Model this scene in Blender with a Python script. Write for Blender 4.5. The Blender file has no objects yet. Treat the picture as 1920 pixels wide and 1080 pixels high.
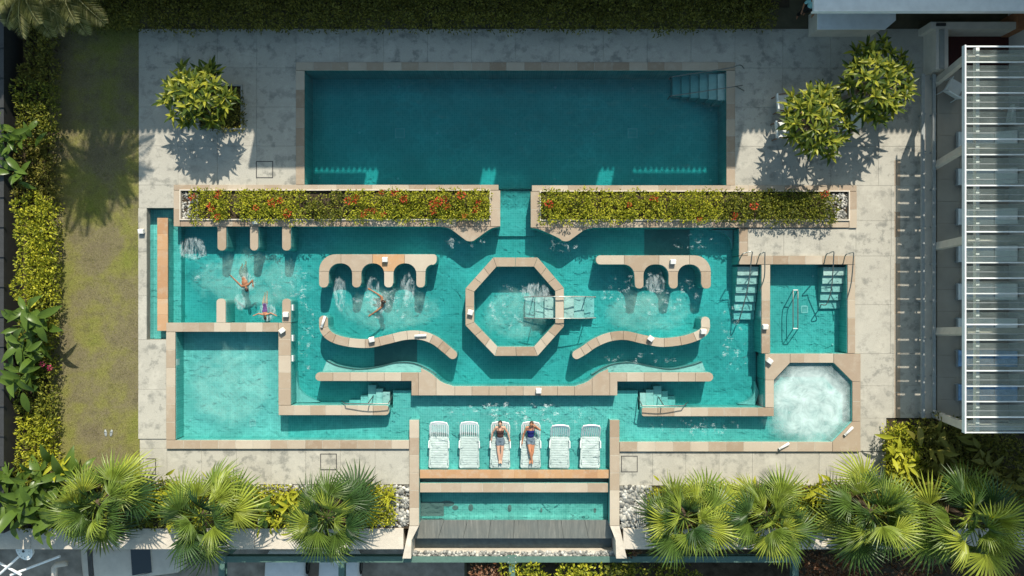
import bpy, bmesh, math, random
import numpy as np
from mathutils import Vector, Matrix
# ------------------------------------------------------------------ camera, sky, sun, exposure
R = math.radians
SC = bpy.context.scene
COL = SC.collection
CAM_H, PPM = 30.0, 48.0                 # drone height, picture points per metre on the deck
cam_d = bpy.data.cameras.new('camera'); cam = bpy.data.objects.new('camera', cam_d); COL.objects.link(cam)
cam.location = (0, 0, CAM_H); cam_d.sensor_width = 36; cam_d.lens = 27; cam_d.clip_end = 1000
SC.camera = cam
SUN = Vector((0.2, 1.0, 1.02))
world = bpy.data.worlds.new('World'); SC.world = world; world.use_nodes = True
wn = world.node_tree.nodes; wl = world.node_tree.links
sky = wn.new('ShaderNodeTexSky'); sky.sky_type = 'NISHITA'; sky.sun_disc = False; sky.ozone_density = 0.2; sky.air_density = 1.0; sky.dust_density = 1.6
sky.sun_elevation = math.atan2(SUN.z, math.hypot(SUN.x, SUN.y)); sky.sun_rotation = math.atan2(SUN.x, SUN.y)
tint = wn.new('ShaderNodeMix'); tint.data_type = 'RGBA'; tint.blend_type = 'MULTIPLY'; tint.inputs[0].default_value = 1.0; tint.inputs[7].default_value = (0.90, 1.03, 0.93, 1)   # the photograph's white balance
wl.new(sky.outputs[0], tint.inputs[6]); wl.new(tint.outputs[2], wn['Background'].inputs[0]); wn['Background'].inputs[1].default_value = 0.125
sun_d = bpy.data.lights.new('sun', 'SUN'); sun_d.energy = 3.8; sun_d.angle = R(0.55); sun_d.color = (1.0, 0.93, 0.82)
sun = bpy.data.objects.new('sun', sun_d); COL.objects.link(sun); sun.location = (6, 30, 30)
sun.rotation_euler = (-SUN).to_track_quat('-Z', 'Y').to_euler()
SC.cycles.max_bounces = 6; SC.cycles.diffuse_bounces = 3; SC.cycles.glossy_bounces = 3; SC.cycles.transparent_max_bounces = 12; SC.cycles.volume_bounces = 0
SC.view_settings.view_transform = 'Standard'; SC.view_settings.look = 'None'
SC.view_settings.gamma = 1; SC.view_settings.use_curve_mapping = False
SC.view_settings.exposure = 0.74
# ------------------------------------------------------------------ helpers
rnd = random.Random(7)
nrg = np.random.default_rng(11)
def W(px, py, z=0.0):
    """plan position of a picture point for something standing at height z"""
    s = (1 - z / CAM_H) / PPM
    return Vector(((px - 960) * s, (540 - py) * s, z))
def G(px, py, z=0.0):
    """plan position on the deck grid (48 points to the metre), any height"""
    return Vector(((px - 960) / PPM, (540 - py) / PPM, z))
def tag(o, label=None, cat=None, group=None, kind=None):
    if label: o['label'] = label
    if cat: o['category'] = cat
    if group: o['group'] = group
    if kind: o['kind'] = kind
    return o
def empty(name, loc, label=None, cat=None, group=None, kind=None, rz=0):
    o = bpy.data.objects.new(name, None); COL.objects.link(o)
    o.location = loc; o.rotation_euler = (0, 0, rz); o.empty_display_size = 0.2
    return tag(o, label, cat, group, kind)
def link(name, mesh, parent=None, loc=(0, 0, 0), rot=(0, 0, 0), scale=(1, 1, 1), world=False):
    o = bpy.data.objects.new(name, mesh); COL.objects.link(o)
    o.rotation_euler = rot; o.scale = scale; o.location = loc
    if parent is not None:
        o.parent = parent
        if world:
            p, acc = parent, Vector((0, 0, 0))
            while p is not None:
                acc += p.location; p = p.parent
            o.location = Vector(loc) - acc
    return o
class MB:
    def __init__(s): s.v = []; s.f = []; s.sm = False
    def add(s, vs, fs):
        n = len(s.v); s.v += [tuple(v) for v in vs]; s.f += [tuple(i + n for i in f) for f in fs]; return s
    def box(s, a, b, M=None):
        x0, y0, z0 = a; x1, y1, z1 = b
        vs = [Vector(p) for p in ((x0,y0,z0),(x1,y0,z0),(x1,y1,z0),(x0,y1,z0),(x0,y0,z1),(x1,y0,z1),(x1,y1,z1),(x0,y1,z1))]
        if M is not None: vs = [M @ v for v in vs]
        return s.add(vs, [(3,2,1,0),(4,5,6,7),(0,1,5,4),(1,2,6,5),(2,3,7,6),(3,0,4,7)])
    def cbox(s, a, b, c=0.01, M=None):
        """box with chamfered top edges"""
        x0, y0, z0 = a; x1, y1, z1 = b; z = z1 - c
        vs = [Vector(p) for p in ((x0,y0,z0),(x1,y0,z0),(x1,y1,z0),(x0,y1,z0),(x0,y0,z),(x1,y0,z),(x1,y1,z),(x0,y1,z),
              (x0+c,y0+c,z1),(x1-c,y0+c,z1),(x1-c,y1-c,z1),(x0+c,y1-c,z1))]
        if M is not None: vs = [M @ v for v in vs]
        return s.add(vs, [(3,2,1,0),(8,9,10,11),(0,1,5,4),(1,2,6,5),(2,3,7,6),(3,0,4,7),(4,5,9,8),(5,6,10,9),(6,7,11,10),(7,4,8,11)])
    def prism(s, poly, z0, z1, c=0.0):
        """poly: list of (x,y) counter-clockwise or not; c: chamfer of the top edge"""
        P = [(p[0], p[1]) for p in poly]; n = len(P)
        ar = sum(P[i][0]*P[(i+1)%n][1]-P[(i+1)%n][0]*P[i][1] for i in range(n))
        if ar < 0: P = P[::-1]
        if c > 0:
            Q = []
            for i in range(n):
                a, b, d = Vector(P[i-1]), Vector(P[i]), Vector(P[(i+1)%n])
                u = (b-a); w = (d-b)
                u = u.normalized() if u.length > 1e-9 else w.normalized(); w = w.normalized() if w.length > 1e-9 else u
                n1 = Vector((-u.y, u.x)); n2 = Vector((-w.y, w.x)); m = n1 + n2
                m = m / max(0.5, m.dot(n1)) if m.length > 1e-6 else n1
                Q.append((b.x+m.x*c, b.y+m.y*c))
            vs = [(x,y,z0) for x,y in P] + [(x,y,z1-c) for x,y in P] + [(x,y,z1) for x,y in Q]
            fs = [tuple(range(n-1,-1,-1)), tuple(range(2*n,3*n))]
            for i in range(n):
                j = (i+1)%n; fs += [(i,j,n+j,n+i),(n+i,n+j,2*n+j,2*n+i)]
        else:
            vs = [(x,y,z0) for x,y in P] + [(x,y,z1) for x,y in P]
            fs = [tuple(range(n-1,-1,-1)), tuple(range(n,2*n))]
            for i in range(n):
                j = (i+1)%n; fs.append((i,j,n+j,n+i))
        return s.add(vs, fs)
    def tube(s, pts, r, n=8, cap=True):
        pts = [Vector(p) for p in pts]; rs = r if isinstance(r, (list, tuple)) else [r]*len(pts)
        base = len(s.v); up = None
        for i, p in enumerate(pts):
            t = (pts[min(i+1,len(pts)-1)] - pts[max(i-1,0)])
            t = t.normalized() if t.length > 1e-9 else Vector((0,0,1))
            if up is None:
                up = Vector((0,0,1)) if abs(t.z) < 0.9 else Vector((1,0,0))
            a = t.cross(up)
            if a.length < 1e-4: a = t.orthogonal()
            a.normalize(); b = a.cross(t).normalized(); up = b
            for k in range(n):
                w = 2*math.pi*k/n; s.v.append(tuple(p + (a*math.cos(w)+b*math.sin(w))*rs[i]))
        for i in range(len(pts)-1):
            for k in range(n):
                k2 = (k+1)%n
                s.f.append((base+i*n+k, base+(i+1)*n+k, base+(i+1)*n+k2, base+i*n+k2))
        if cap:
            s.f.append(tuple(base+k for k in range(n))); m = base+(len(pts)-1)*n
            s.f.append(tuple(m+k for k in range(n-1,-1,-1)))
        return s
    def ell(s, c, r, n=10, m=7, M=None):
        """ellipsoid"""
        c = Vector(c); vs = []; fs = []
        rx, ry, rz = r if isinstance(r,(tuple,list)) else (r,r,r)
        for i in range(m+1):
            ph = math.pi*i/m - math.pi/2
            for k in range(n):
                th = 2*math.pi*k/n
                v = Vector((rx*math.cos(ph)*math.cos(th), ry*math.cos(ph)*math.sin(th), rz*math.sin(ph)))
                vs.append((M.to_3x3() @ v if M is not None else v) + c)
        for i in range(m):
            for k in range(n):
                k2 = (k+1)%n; fs.append((i*n+k, i*n+k2, (i+1)*n+k2, (i+1)*n+k))
        return s.add(vs, fs)
    def cyl(s, c, r, h, n=16, r2=None):
        c = Vector(c); r2 = r if r2 is None else r2
        vs = [c+Vector((r*math.cos(2*math.pi*k/n), r*math.sin(2*math.pi*k/n), 0)) for k in range(n)]
        vs += [c+Vector((r2*math.cos(2*math.pi*k/n), r2*math.sin(2*math.pi*k/n), h)) for k in range(n)]
        return s.add(vs, [tuple(range(n-1,-1,-1)), tuple(range(n,2*n))]+[(k,(k+1)%n,n+(k+1)%n,n+k) for k in range(n)])
    def mesh(s, name, mat, smooth=False):
        m = bpy.data.meshes.new(name); m.from_pydata(s.v, [], s.f)
        if mat: m.materials.append(M_(mat))
        if smooth: m.polygons.foreach_set('use_smooth', [True]*len(m.polygons))
        m.update(); return m
    def build(s, name, mat, parent=None, world=True, smooth=False, loc=(0,0,0), rot=(0,0,0)):
        return link(name, s.mesh(name, mat, smooth), parent, loc, rot, world=world)
def struct(name, mb, mat, parent=None):
    o = mb.build(name, mat, parent)
    if parent is None: o['kind'] = 'structure'
    return o
def copy_tree(o, parent=None):
    c = o.copy(); COL.objects.link(c); c.parent = parent
    for ch in [x for x in KIDS.get(o.name, o.children)]: copy_tree(ch, c)
    return c
KIDS = {}
# ------------------------------------------------------------------ materials
MATS = {}
def M_(n): return MATS[n] if isinstance(n, str) else n
class NT:
    def __init__(s, name):
        s.m = bpy.data.materials.new(name); s.m.use_nodes = True; s.t = s.m.node_tree; s.n = s.t.nodes
        s.b = s.n['Principled BSDF']; s.out = s.n['Material Output']; MATS[name] = s.m
    def new(s, ty, **kw):
        n = s.n.new(ty)
        for k, v in kw.items(): setattr(n, k, v)
        return n
    def l(s, a, b): s.t.links.new(a, b)
    def put(s, sock, v):
        if hasattr(v, 'is_linked'): s.l(v, sock)
        elif v is not None:
            if hasattr(sock.default_value, '__len__') and not hasattr(v, '__len__'): v = (v,)*len(sock.default_value)
            sock.default_value = (*v, 1) if hasattr(v, '__len__') and len(v) == 3 and len(sock.default_value) == 4 else v
    def mix(s, f, a, b, mode='MIX'):
        n = s.new('ShaderNodeMix', data_type='RGBA', blend_type=mode)
        s.put(n.inputs[0], f); s.put(n.inputs[6], a); s.put(n.inputs[7], b); return n.outputs[2]
    def coord(s, w='Object'):
        return s.new('ShaderNodeTexCoord').outputs[w]
    def pos(s): return s.new('ShaderNodeNewGeometry').outputs['Position']
    def noise(s, scale, det=4, rough=0.55, vec=None, dist=0.0):
        n = s.new('ShaderNodeTexNoise'); n.inputs['Scale'].default_value = scale; n.inputs['Detail'].default_value = det
        n.inputs['Roughness'].default_value = rough; n.inputs['Distortion'].default_value = dist
        s.l(vec if vec is not None else s.pos(), n.inputs['Vector']); return n.outputs['Fac']
    def ramp(s, f, stops):
        n = s.new('ShaderNodeValToRGB'); e = n.color_ramp.elements
        while len(e) < len(stops): e.new(0.5)
        for i, (p, c) in enumerate(stops):
            e[i].position = p; e[i].color = (*c, 1) if hasattr(c, '__len__') else (c, c, c, 1)
        s.l(f, n.inputs[0]); return n.outputs[0]
    def math(s, op, a, b=None):
        n = s.new('ShaderNodeMath', operation=op); s.put(n.inputs[0], a)
        if b is not None: s.put(n.inputs[1], b)
        return n.outputs[0]
    def bump(s, h, strength=0.3, dist=0.02):
        n = s.new('ShaderNodeBump'); n.inputs['Strength'].default_value = strength; n.inputs['Distance'].default_value = dist
        s.l(h, n.inputs['Height']); return n.outputs[0]
    def fin(s, col, rough=0.7, spec=0.3, bump=None, metal=0.0):
        s.put(s.b.inputs['Base Color'], col); s.put(s.b.inputs['Roughness'], rough)
        s.b.inputs['Specular IOR Level'].default_value = spec; s.put(s.b.inputs['Metallic'], metal)
        if bump is not None: s.l(bump, s.b.inputs['Normal'])
        return s.m
    def objrand(s): return s.new('ShaderNodeObjectInfo').outputs['Random']
    def island(s): return s.new('ShaderNodeNewGeometry').outputs['Random Per Island']
def plain(name, col, rough=0.6, spec=0.3, metal=0.0, var=0.12, scale=6.0, bump=0.0):
    t = NT(name); n = t.noise(scale)
    c = t.mix(t.ramp(n, [(0.3, 0.0), (0.7, 1.0)]), tuple(x*(1-var) for x in col), tuple(min(1, x*(1+var)) for x in col))
    b = t.bump(t.noise(scale*8), bump) if bump else None
    return t.fin(c, rough, spec, b, metal)
# pale stained deck stone
def stone(name, a, b, stain, amount, joint=None):
    t = NT(name); r = t.objrand()
    base = t.mix(r, a, b)
    cloud = t.noise(0.55, 5, 0.6)
    base = t.mix(t.ramp(cloud, [(0.35, 0.0), (0.7, 0.6)]), base, tuple(x*0.80 for x in a))
    blot = t.noise(2.3, 7, 0.66)
    m1 = t.ramp(blot, [(0.51, 0.0), (0.58, 0.55), (0.70, 1.0)])
    area = t.ramp(t.noise(0.35, 3), [(0.30, 0.15), (0.58, 1.0)])
    f = t.math('MULTIPLY', t.math('MULTIPLY', m1, area), amount)
    base = t.mix(f, base, stain)
    fine = t.ramp(t.noise(24, 6, 0.7), [(0.3, 0.82), (0.7, 1.1)])
    base = t.mix(0.8, base, fine, 'MULTIPLY')
    wht = t.ramp(t.noise(1.1, 7, 0.7), [(0.5, 0.0), (0.66, 0.6)])
    base = t.mix(wht, base, tuple(min(.85, x*1.3) for x in a))
    return t.fin(base, 0.85, 0.2, t.bump(t.noise(30, 5), 0.25))
stone('deck_stone', (0.385, 0.364, 0.305), (0.42, 0.40, 0.338), (0.165, 0.165, 0.145), 0.95)
stone('deck_joint', (0.27, 0.255, 0.21), (0.27, 0.255, 0.21), (0.12, 0.12, 0.10), 0.6)
stone('pale_wall', (0.55, 0.49, 0.40), (0.57, 0.51, 0.42), (0.35, 0.33, 0.28), 0.35)
def sand(name, stops, stain=0.35):
    t = NT(name); r = t.objrand()
    base = t.ramp(r, stops)
    base = t.mix(t.ramp(t.noise(1.1, 5, 0.6), [(0.4, 0.0), (0.75, stain)]), base, (0.30, 0.21, 0.145))
    base = t.mix(t.ramp(t.noise(3.4, 6, 0.7), [(0.5, 0.0), (0.72, 0.5)]), base, (0.42, 0.37, 0.29))
    base = t.mix(0.7, base, t.ramp(t.noise(40, 5, 0.7), [(0.3, 0.86), (0.7, 1.08)]), 'MULTIPLY')
    return t.fin(base, 0.75, 0.3, t.bump(t.noise(45, 4), 0.15))
sand('coping_stone', [(0.0, (0.27, 0.20, 0.135)), (0.25, (0.345, 0.275, 0.195)), (0.5, (0.32, 0.25, 0.18)), (0.8, (0.41, 0.345, 0.26)), (1.0, (0.46, 0.40, 0.31))])
sand('coping_wet', [(0.0, (0.36, 0.20, 0.10)), (0.35, (0.44, 0.26, 0.13)), (0.7, (0.40, 0.23, 0.12)), (1.0, (0.47, 0.30, 0.17))], 0.2)
# small mosaic tiles of the pools
def mosaic(name, c1, c2, grout, size=0.092):
    t = NT(name); p = t.pos()
    br = t.new('ShaderNodeTexBrick'); br.offset = 0.0; br.squash = 1.0
    for k, v in (('Scale', 1.0), ('Mortar Size', 0.011), ('Mortar Smooth', 0.3), ('Bias', 0.0), ('Brick Width', size), ('Row Height', size)):
        br.inputs[k].default_value = v
    t.put(br.inputs['Color1'], c1); t.put(br.inputs['Color2'], c2); t.put(br.inputs['Mortar'], grout); t.l(p, br.inputs['Vector'])
    big = t.ramp(t.noise(0.7, 4), [(0.3, 0.86), (0.7, 1.1)])
    return t.fin(t.mix(1.0, br.outputs['Color'], big, 'MULTIPLY'), 0.35, 0.4)
mosaic('pool_mosaic', (0.15, 0.46, 0.41), (0.21, 0.54, 0.485), (0.27, 0.58, 0.52))
mosaic('pale_mosaic', (0.36, 0.55, 0.48), (0.44, 0.63, 0.56), (0.50, 0.68, 0.61))
mosaic('grey_mosaic', (0.10, 0.13, 0.125), (0.15, 0.17, 0.155), (0.22, 0.25, 0.23), 0.045)
mosaic('white_mosaic', (0.38, 0.52, 0.47), (0.45, 0.58, 0.53), (0.52, 0.64, 0.59), 0.05)
# water: clear, wavy, tinted by depth
def water(name, dens, col, wave=1.0):
    t = NT(name); t.n.remove(t.b)
    p = t.pos()
    w1 = t.noise(2.2, 3, 0.5, p, 1.2); w2 = t.noise(7.0, 2, 0.5, p, 0.6)
    h = t.math('ADD', w1, t.math('MULTIPLY', w2, 0.35))
    bn = t.bump(h, 0.45*wave, 0.07)
    tr = t.new('ShaderNodeBsdfTransparent'); gl = t.new('ShaderNodeBsdfGlossy'); gl.inputs['Roughness'].default_value = 0.04
    t.l(bn, gl.inputs['Normal'])
    # caustic light lines painted into the water's transparent colour
    v = t.new('ShaderNodeTexVoronoi', feature='DISTANCE_TO_EDGE'); v.inputs['Scale'].default_value = 2.1
    wv = t.new('ShaderNodeVectorMath', operation='ADD'); nz = t.new('ShaderNodeTexNoise'); nz.inputs['Scale'].default_value = 1.3
    t.l(p, nz.inputs['Vector']); t.l(p, wv.inputs[0]); t.l(nz.outputs['Color'], wv.inputs[1]); t.l(wv.outputs[0], v.inputs['Vector'])
    amp = t.ramp(t.noise(0.45, 2, 0.5, p), [(0.38, 0.1), (0.58, 1.0)])
    c = t.mix(t.math('MULTIPLY', t.ramp(v.outputs['Distance'], [(0.0, 1.0), (0.05, 0.55), (0.22, 0.0)]), amp), (0.84, 0.86, 0.86), (1.0, 1.0, 1.0))
    t.l(c, tr.inputs['Color'])
    fr = t.new('ShaderNodeFresnel'); fr.inputs['IOR'].default_value = 1.28; t.l(bn, fr.inputs['Normal'])
    mx = t.new('ShaderNodeMixShader'); t.l(fr.outputs[0], mx.inputs[0]); t.l(tr.outputs[0], mx.inputs[1]); t.l(gl.outputs[0], mx.inputs[2])
    t.l(mx.outputs[0], t.out.inputs['Surface'])
    va = t.new('ShaderNodeVolumeAbsorption'); va.inputs['Density'].default_value = dens; va.inputs['Color'].default_value = (*col, 1)
    t.l(va.outputs[0], t.out.inputs['Volume'])
    return t.m
water('pool_water', 0.95, (0.05, 0.745, 0.785))
water('trough_water', 1.2, (0.25, 0.75, 0.72), 1.3)
# foam and churned bubbles lying on the water, and painted sun glints
def foam(name, scale, lo, hi, top=0.9, stretch=(1,1,1), streak=False, col=(0.80,0.88,0.86)):
    t = NT(name); t.n.remove(t.b)
    g = t.coord('Generated'); o = t.pos()
    mp = t.new('ShaderNodeMapping'); mp.inputs['Scale'].default_value = stretch; t.l(o, mp.inputs['Vector'])
    n = t.noise(scale, 9, 0.72, mp.outputs[0], 0.7)
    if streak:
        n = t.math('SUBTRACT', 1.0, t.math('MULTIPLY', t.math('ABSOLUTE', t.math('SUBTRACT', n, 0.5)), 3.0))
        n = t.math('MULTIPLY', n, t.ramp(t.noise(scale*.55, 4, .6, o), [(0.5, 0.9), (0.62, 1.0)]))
    gr = t.new('ShaderNodeTexGradient', gradient_type='SPHERICAL')
    mp2 = t.new('ShaderNodeMapping'); mp2.inputs['Location'].default_value = (-1, -1, 0); mp2.inputs['Scale'].default_value = (2, 2, 0)
    t.l(g, mp2.inputs['Vector']); t.l(mp2.outputs[0], gr.inputs[0])
    edge = t.ramp(gr.outputs['Fac'], [(0.0, 0.0), (0.45, 1.0)])
    nn = t.math('ADD', n, t.math('MULTIPLY', t.math('SUBTRACT', edge, 1.0), 0.45))
    a = t.math('MULTIPLY', t.math('MULTIPLY', t.ramp(nn, [(lo, 0.0), (hi, 1.0)]), edge), top)
    tr = t.new('ShaderNodeBsdfTransparent'); df = t.new('ShaderNodeBsdfDiffuse'); df.inputs['Color'].default_value = (*col, 1)
    mx = t.new('ShaderNodeMixShader'); t.l(a, mx.inputs[0]); t.l(tr.outputs[0], mx.inputs[1]); t.l(df.outputs[0], mx.inputs[2])
    t.l(mx.outputs[0], t.out.inputs['Surface'])
foam('foam_jet', 5.0, 0.42, 0.85, 0.65, (1.6, 0.55, 1))
foam('foam_tub', 1.7, 0.10, 0.78, 0.9, col=(0.64,0.76,0.74))
foam('foam_milky', 1.2, 0.30, 0.80, 0.30, col=(0.45, 0.80, 0.68))
foam('painted_glint', 6.5, 0.925, 1.0, 0.6, (0.7, 1.6, 1), True)  # sun glints on ripples, painted as thin white streaks
# leaves
def leaf(name, dark, mid, lite, rough=0.5, spec=0.22, trans=0.3, spread=(0.1, 0.5, 0.9)):
    t = NT(name); r = t.island()
    c = t.ramp(r, [(spread[0], dark), (spread[1], mid), (spread[2], lite)])
    c = t.mix(t.ramp(t.noise(1.3, 3), [(0.3, 0.0), (0.75, 0.5)]), c, dark)
    t.fin(c, rough, spec)
    tl = t.new('ShaderNodeBsdfTranslucent'); t.l(t.mix(1.0, c, (1.0, 1.0, 0.35), 'MULTIPLY'), tl.inputs['Color'])
    mx = t.new('ShaderNodeMixShader'); mx.inputs[0].default_value = trans
    t.l(t.b.outputs[0], mx.inputs[1]); t.l(tl.outputs[0], mx.inputs[2]); t.l(mx.outputs[0], t.out.inputs['Surface'])
leaf('leaf_hedge', (0.06, 0.08, 0.012), (0.17, 0.19, 0.022), (0.38, 0.37, 0.045))
leaf('leaf_lime', (0.14, 0.17, 0.016), (0.36, 0.37, 0.026), (0.62, 0.58, 0.05))
leaf('leaf_dark', (0.07, 0.075, 0.014), (0.17, 0.16, 0.028), (0.32, 0.29, 0.055))
leaf('leaf_frangipani', (0.05, 0.085, 0.015), (0.15, 0.19, 0.025), (0.42, 0.41, 0.045), 0.4)
def palm_leaf():
    t = NT('leaf_palm'); r = t.objrand(); i = t.island()
    c = t.ramp(r, [(0.0, (0.03, 0.075, 0.02)), (0.3, (0.08, 0.14, 0.025)), (0.65, (0.165, 0.23, 0.03)), (1.0, (0.36, 0.40, 0.05))])
    c = t.mix(0.75, c, t.ramp(i, [(0.0, 0.55), (1.0, 1.3)]), 'MULTIPLY')
    t.fin(c, 0.42, 0.4)
    tl = t.new('ShaderNodeBsdfTranslucent'); t.l(t.mix(1.0, c, (1.0, 1.0, 0.35), 'MULTIPLY'), tl.inputs['Color'])
    mx = t.new('ShaderNodeMixShader'); mx.inputs[0].default_value = 0.3
    t.l(t.b.outputs[0], mx.inputs[1]); t.l(tl.outputs[0], mx.inputs[2]); t.l(mx.outputs[0], t.out.inputs['Surface'])
palm_leaf()
leaf('leaf_palm_pale', (0.16, 0.17, 0.07), (0.30, 0.30, 0.13), (0.46, 0.44, 0.24), 0.4)
leaf('leaf_banana', (0.025, 0.06, 0.014), (0.07, 0.13, 0.022), (0.22, 0.28, 0.035), 0.3)
leaf('frond_dry', (0.16, 0.11, 0.05), (0.28, 0.20, 0.10), (0.40, 0.30, 0.16), 0.8, 0.1)
leaf('leaf_rust', (0.10, 0.04, 0.02), (0.24, 0.12, 0.07), (0.38, 0.24, 0.15), 0.7, 0.1)
leaf('petal_red', (0.35, 0.03, 0.012), (0.55, 0.06, 0.025), (0.62, 0.13, 0.05), 0.6, 0.2)
leaf('petal_pink', (0.45, 0.03, 0.12), (0.60, 0.05, 0.18), (0.65, 0.12, 0.25), 0.6, 0.2)
leaf('grass_blade', (0.10, 0.11, 0.02), (0.22, 0.21, 0.045), (0.34, 0.29, 0.09), 0.8, 0.1)
plain('bark', (0.20, 0.165, 0.125), 0.9, 0.1, var=0.3, bump=0.5)
plain('bark_dark', (0.09, 0.065, 0.045), 0.9, 0.1, var=0.3, bump=0.5)
def turf():
    t = NT('lawn'); n = t.noise(0.42, 6, 0.62)
    c = t.ramp(n, [(0.34, (0.175, 0.145, 0.09)), (0.47, (0.20, 0.175, 0.09)), (0.55, (0.215, 0.205, 0.065)), (0.68, (0.175, 0.195, 0.04))])
    c = t.mix(t.ramp(t.noise(2.2, 7, 0.7), [(0.5, 0.0), (0.68, 0.65)]), c, (0.12, 0.105, 0.06))
    c = t.mix(0.9, c, t.ramp(t.noise(22, 6, 0.75), [(0.3, 0.55), (0.7, 1.25)]), 'MULTIPLY')
    t.fin(c, 0.95, 0.05, t.bump(t.noise(35, 6, 0.7), 0.8, 0.05))
turf()
plain('mortar', (0.40, 0.37, 0.30), 0.9, 0.1, var=0.12)
plain('soil', (0.055, 0.042, 0.028), 0.95, 0.05, var=0.4, scale=3, bump=0.8)
plain('ground', (0.10, 0.088, 0.055), 0.95, 0.05, var=0.35, scale=0.8, bump=0.6)
plain('asphalt', (0.30, 0.26, 0.21), 0.9, 0.15, var=0.3, scale=2, bump=0.4)
def pebb():
    t = NT('pebble'); r = t.island()
    t.fin(t.ramp(r, [(0.0, (0.08, 0.08, 0.072)), (0.3, (0.19, 0.19, 0.17)), (0.7, (0.33, 0.32, 0.28)), (1.0, (0.54, 0.52, 0.46))]), 0.7, 0.3)
pebb()
plain('white_plastic', (0.68, 0.70, 0.67), 0.4, 0.4, var=0.05)
plain('white_paint', (0.78, 0.79, 0.77), 0.5, 0.4, var=0.07, scale=3)
plain('cream_paint', (0.55, 0.50, 0.42), 0.6, 0.3, var=0.08, scale=3)
plain('lamp_white', (0.74, 0.72, 0.66), 0.5, 0.4, var=0.05)
plain('steel', (0.17, 0.18, 0.165), 0.4, 0.5, 0.6, var=0.08)
plain('dark_metal', (0.05, 0.05, 0.048), 0.5, 0.4, 0.3, var=0.1)
plain('grey_metal', (0.30, 0.32, 0.31), 0.5, 0.4, 0.2, var=0.1)
plain('grey_paint', (0.27, 0.275, 0.25), 0.6, 0.3, var=0.08)
plain('green_steel', (0.085, 0.155, 0.125), 0.45, 0.4, var=0.1)
plain('dark_red', (0.045, 0.010, 0.008), 0.5, 0.3, var=0.2)
plain('terracotta', (0.30, 0.13, 0.06), 0.7, 0.2, var=0.15)
plain('terrace_tile', (0.40, 0.355, 0.29), 0.6, 0.3, var=0.1, scale=1.2)
plain('cushion', (0.74, 0.75, 0.72), 0.9, 0.1, var=0.06)
plain('blue_towel', (0.22, 0.36, 0.55), 0.95, 0.05, var=0.25, scale=4)
plain('wood_brown', (0.17, 0.095, 0.055), 0.6, 0.3, var=0.25)
plain('black', (0.012, 0.012, 0.012), 0.6, 0.3)
plain('facade', (0.48, 0.45, 0.40), 0.8, 0.2, var=0.06, scale=0.6)
def slate():
    t = NT('weir_slate'); p = t.pos(); mp = t.new('ShaderNodeMapping'); mp.inputs['Scale'].default_value = (9, 0.7, 0.7); t.l(p, mp.inputs['Vector'])
    n = t.noise(1.5, 8, 0.7, mp.outputs[0]); c = t.ramp(n, [(0.3, (0.11, 0.115, 0.10)), (0.55, (0.19, 0.185, 0.155)), (0.75, (0.30, 0.29, 0.25))])
    c = t.mix(t.ramp(t.noise(0.8, 4), [(0.4, 0.0), (0.7, 0.5)]), c, (0.13, 0.15, 0.14))
    t.fin(c, 0.35, 0.5, t.bump(n, 0.3))
slate()
plain('wet_slate', (0.085, 0.115, 0.115), 0.3, 0.5, var=0.2)
plain('bar_grey', (0.58, 0.60, 0.58), 0.5, 0.3, var=0.1)
def glass():
    t = NT('roof_glass'); t.n.remove(t.b)
    tr = t.new('ShaderNodeBsdfTransparent'); tr.inputs['Color'].default_value = (0.90, 0.95, 0.93, 1)
    gl = t.new('ShaderNodeBsdfGlossy'); gl.inputs['Roughness'].default_value = 0.03
    df = t.new('ShaderNodeBsdfDiffuse'); df.inputs['Color'].default_value = (0.36, 0.41, 0.38, 1)
    n = t.ramp(t.noise(1.6, 5, 0.6), [(0.3, 0.10), (0.75, 0.26)])
    m1 = t.new('ShaderNodeMixShader'); t.l(n, m1.inputs[0]); t.l(tr.outputs[0], m1.inputs[1]); t.l(df.outputs[0], m1.inputs[2])
    fr = t.new('ShaderNodeFresnel'); fr.inputs['IOR'].default_value = 1.5
    m2 = t.new('ShaderNodeMixShader'); t.l(fr.outputs[0], m2.inputs[0]); t.l(m1.outputs[0], m2.inputs[1]); t.l(gl.outputs[0], m2.inputs[2])
    t.l(m2.outputs[0], t.out.inputs['Surface'])
glass()
plain('car_glass', (0.03, 0.04, 0.045), 0.08, 0.6, var=0.05)
def skin(name, c):
    t = NT(name); t.fin(t.mix(t.noise(9, 4), tuple(x*.9 for x in c), tuple(min(1, x*1.08) for x in c)), 0.5, 0.35)
    t.b.inputs['Subsurface Weight'].default_value = 0.0
skin('skin_tan', (0.27, 0.115, 0.055)); skin('skin_fair', (0.52, 0.30, 0.20)); skin('skin_warm', (0.42, 0.185, 0.095))
plain('hair_dark', (0.028, 0.018, 0.013), 0.5, 0.4, var=0.3, scale=30)
plain('hair_brown', (0.07, 0.035, 0.02), 0.5, 0.4, var=0.3, scale=30)
plain('top_brown', (0.075, 0.038, 0.032), 0.85, 0.1, var=0.15)
plain('top_navy', (0.018, 0.022, 0.12), 0.85, 0.1, var=0.15)
plain('denim', (0.13, 0.17, 0.20), 0.9, 0.1, var=0.3, scale=14)
plain('shorts_grey', (0.07, 0.095, 0.085), 0.9, 0.1, var=0.35, scale=10)
plain('swim_purple', (0.085, 0.04, 0.13), 0.8, 0.2, var=0.5, scale=14)
plain('swim_dark', (0.03, 0.04, 0.05), 0.8, 0.2, var=0.3)
plain('shirt_teal', (0.22, 0.45, 0.47), 0.9, 0.1, var=0.1)
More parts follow.
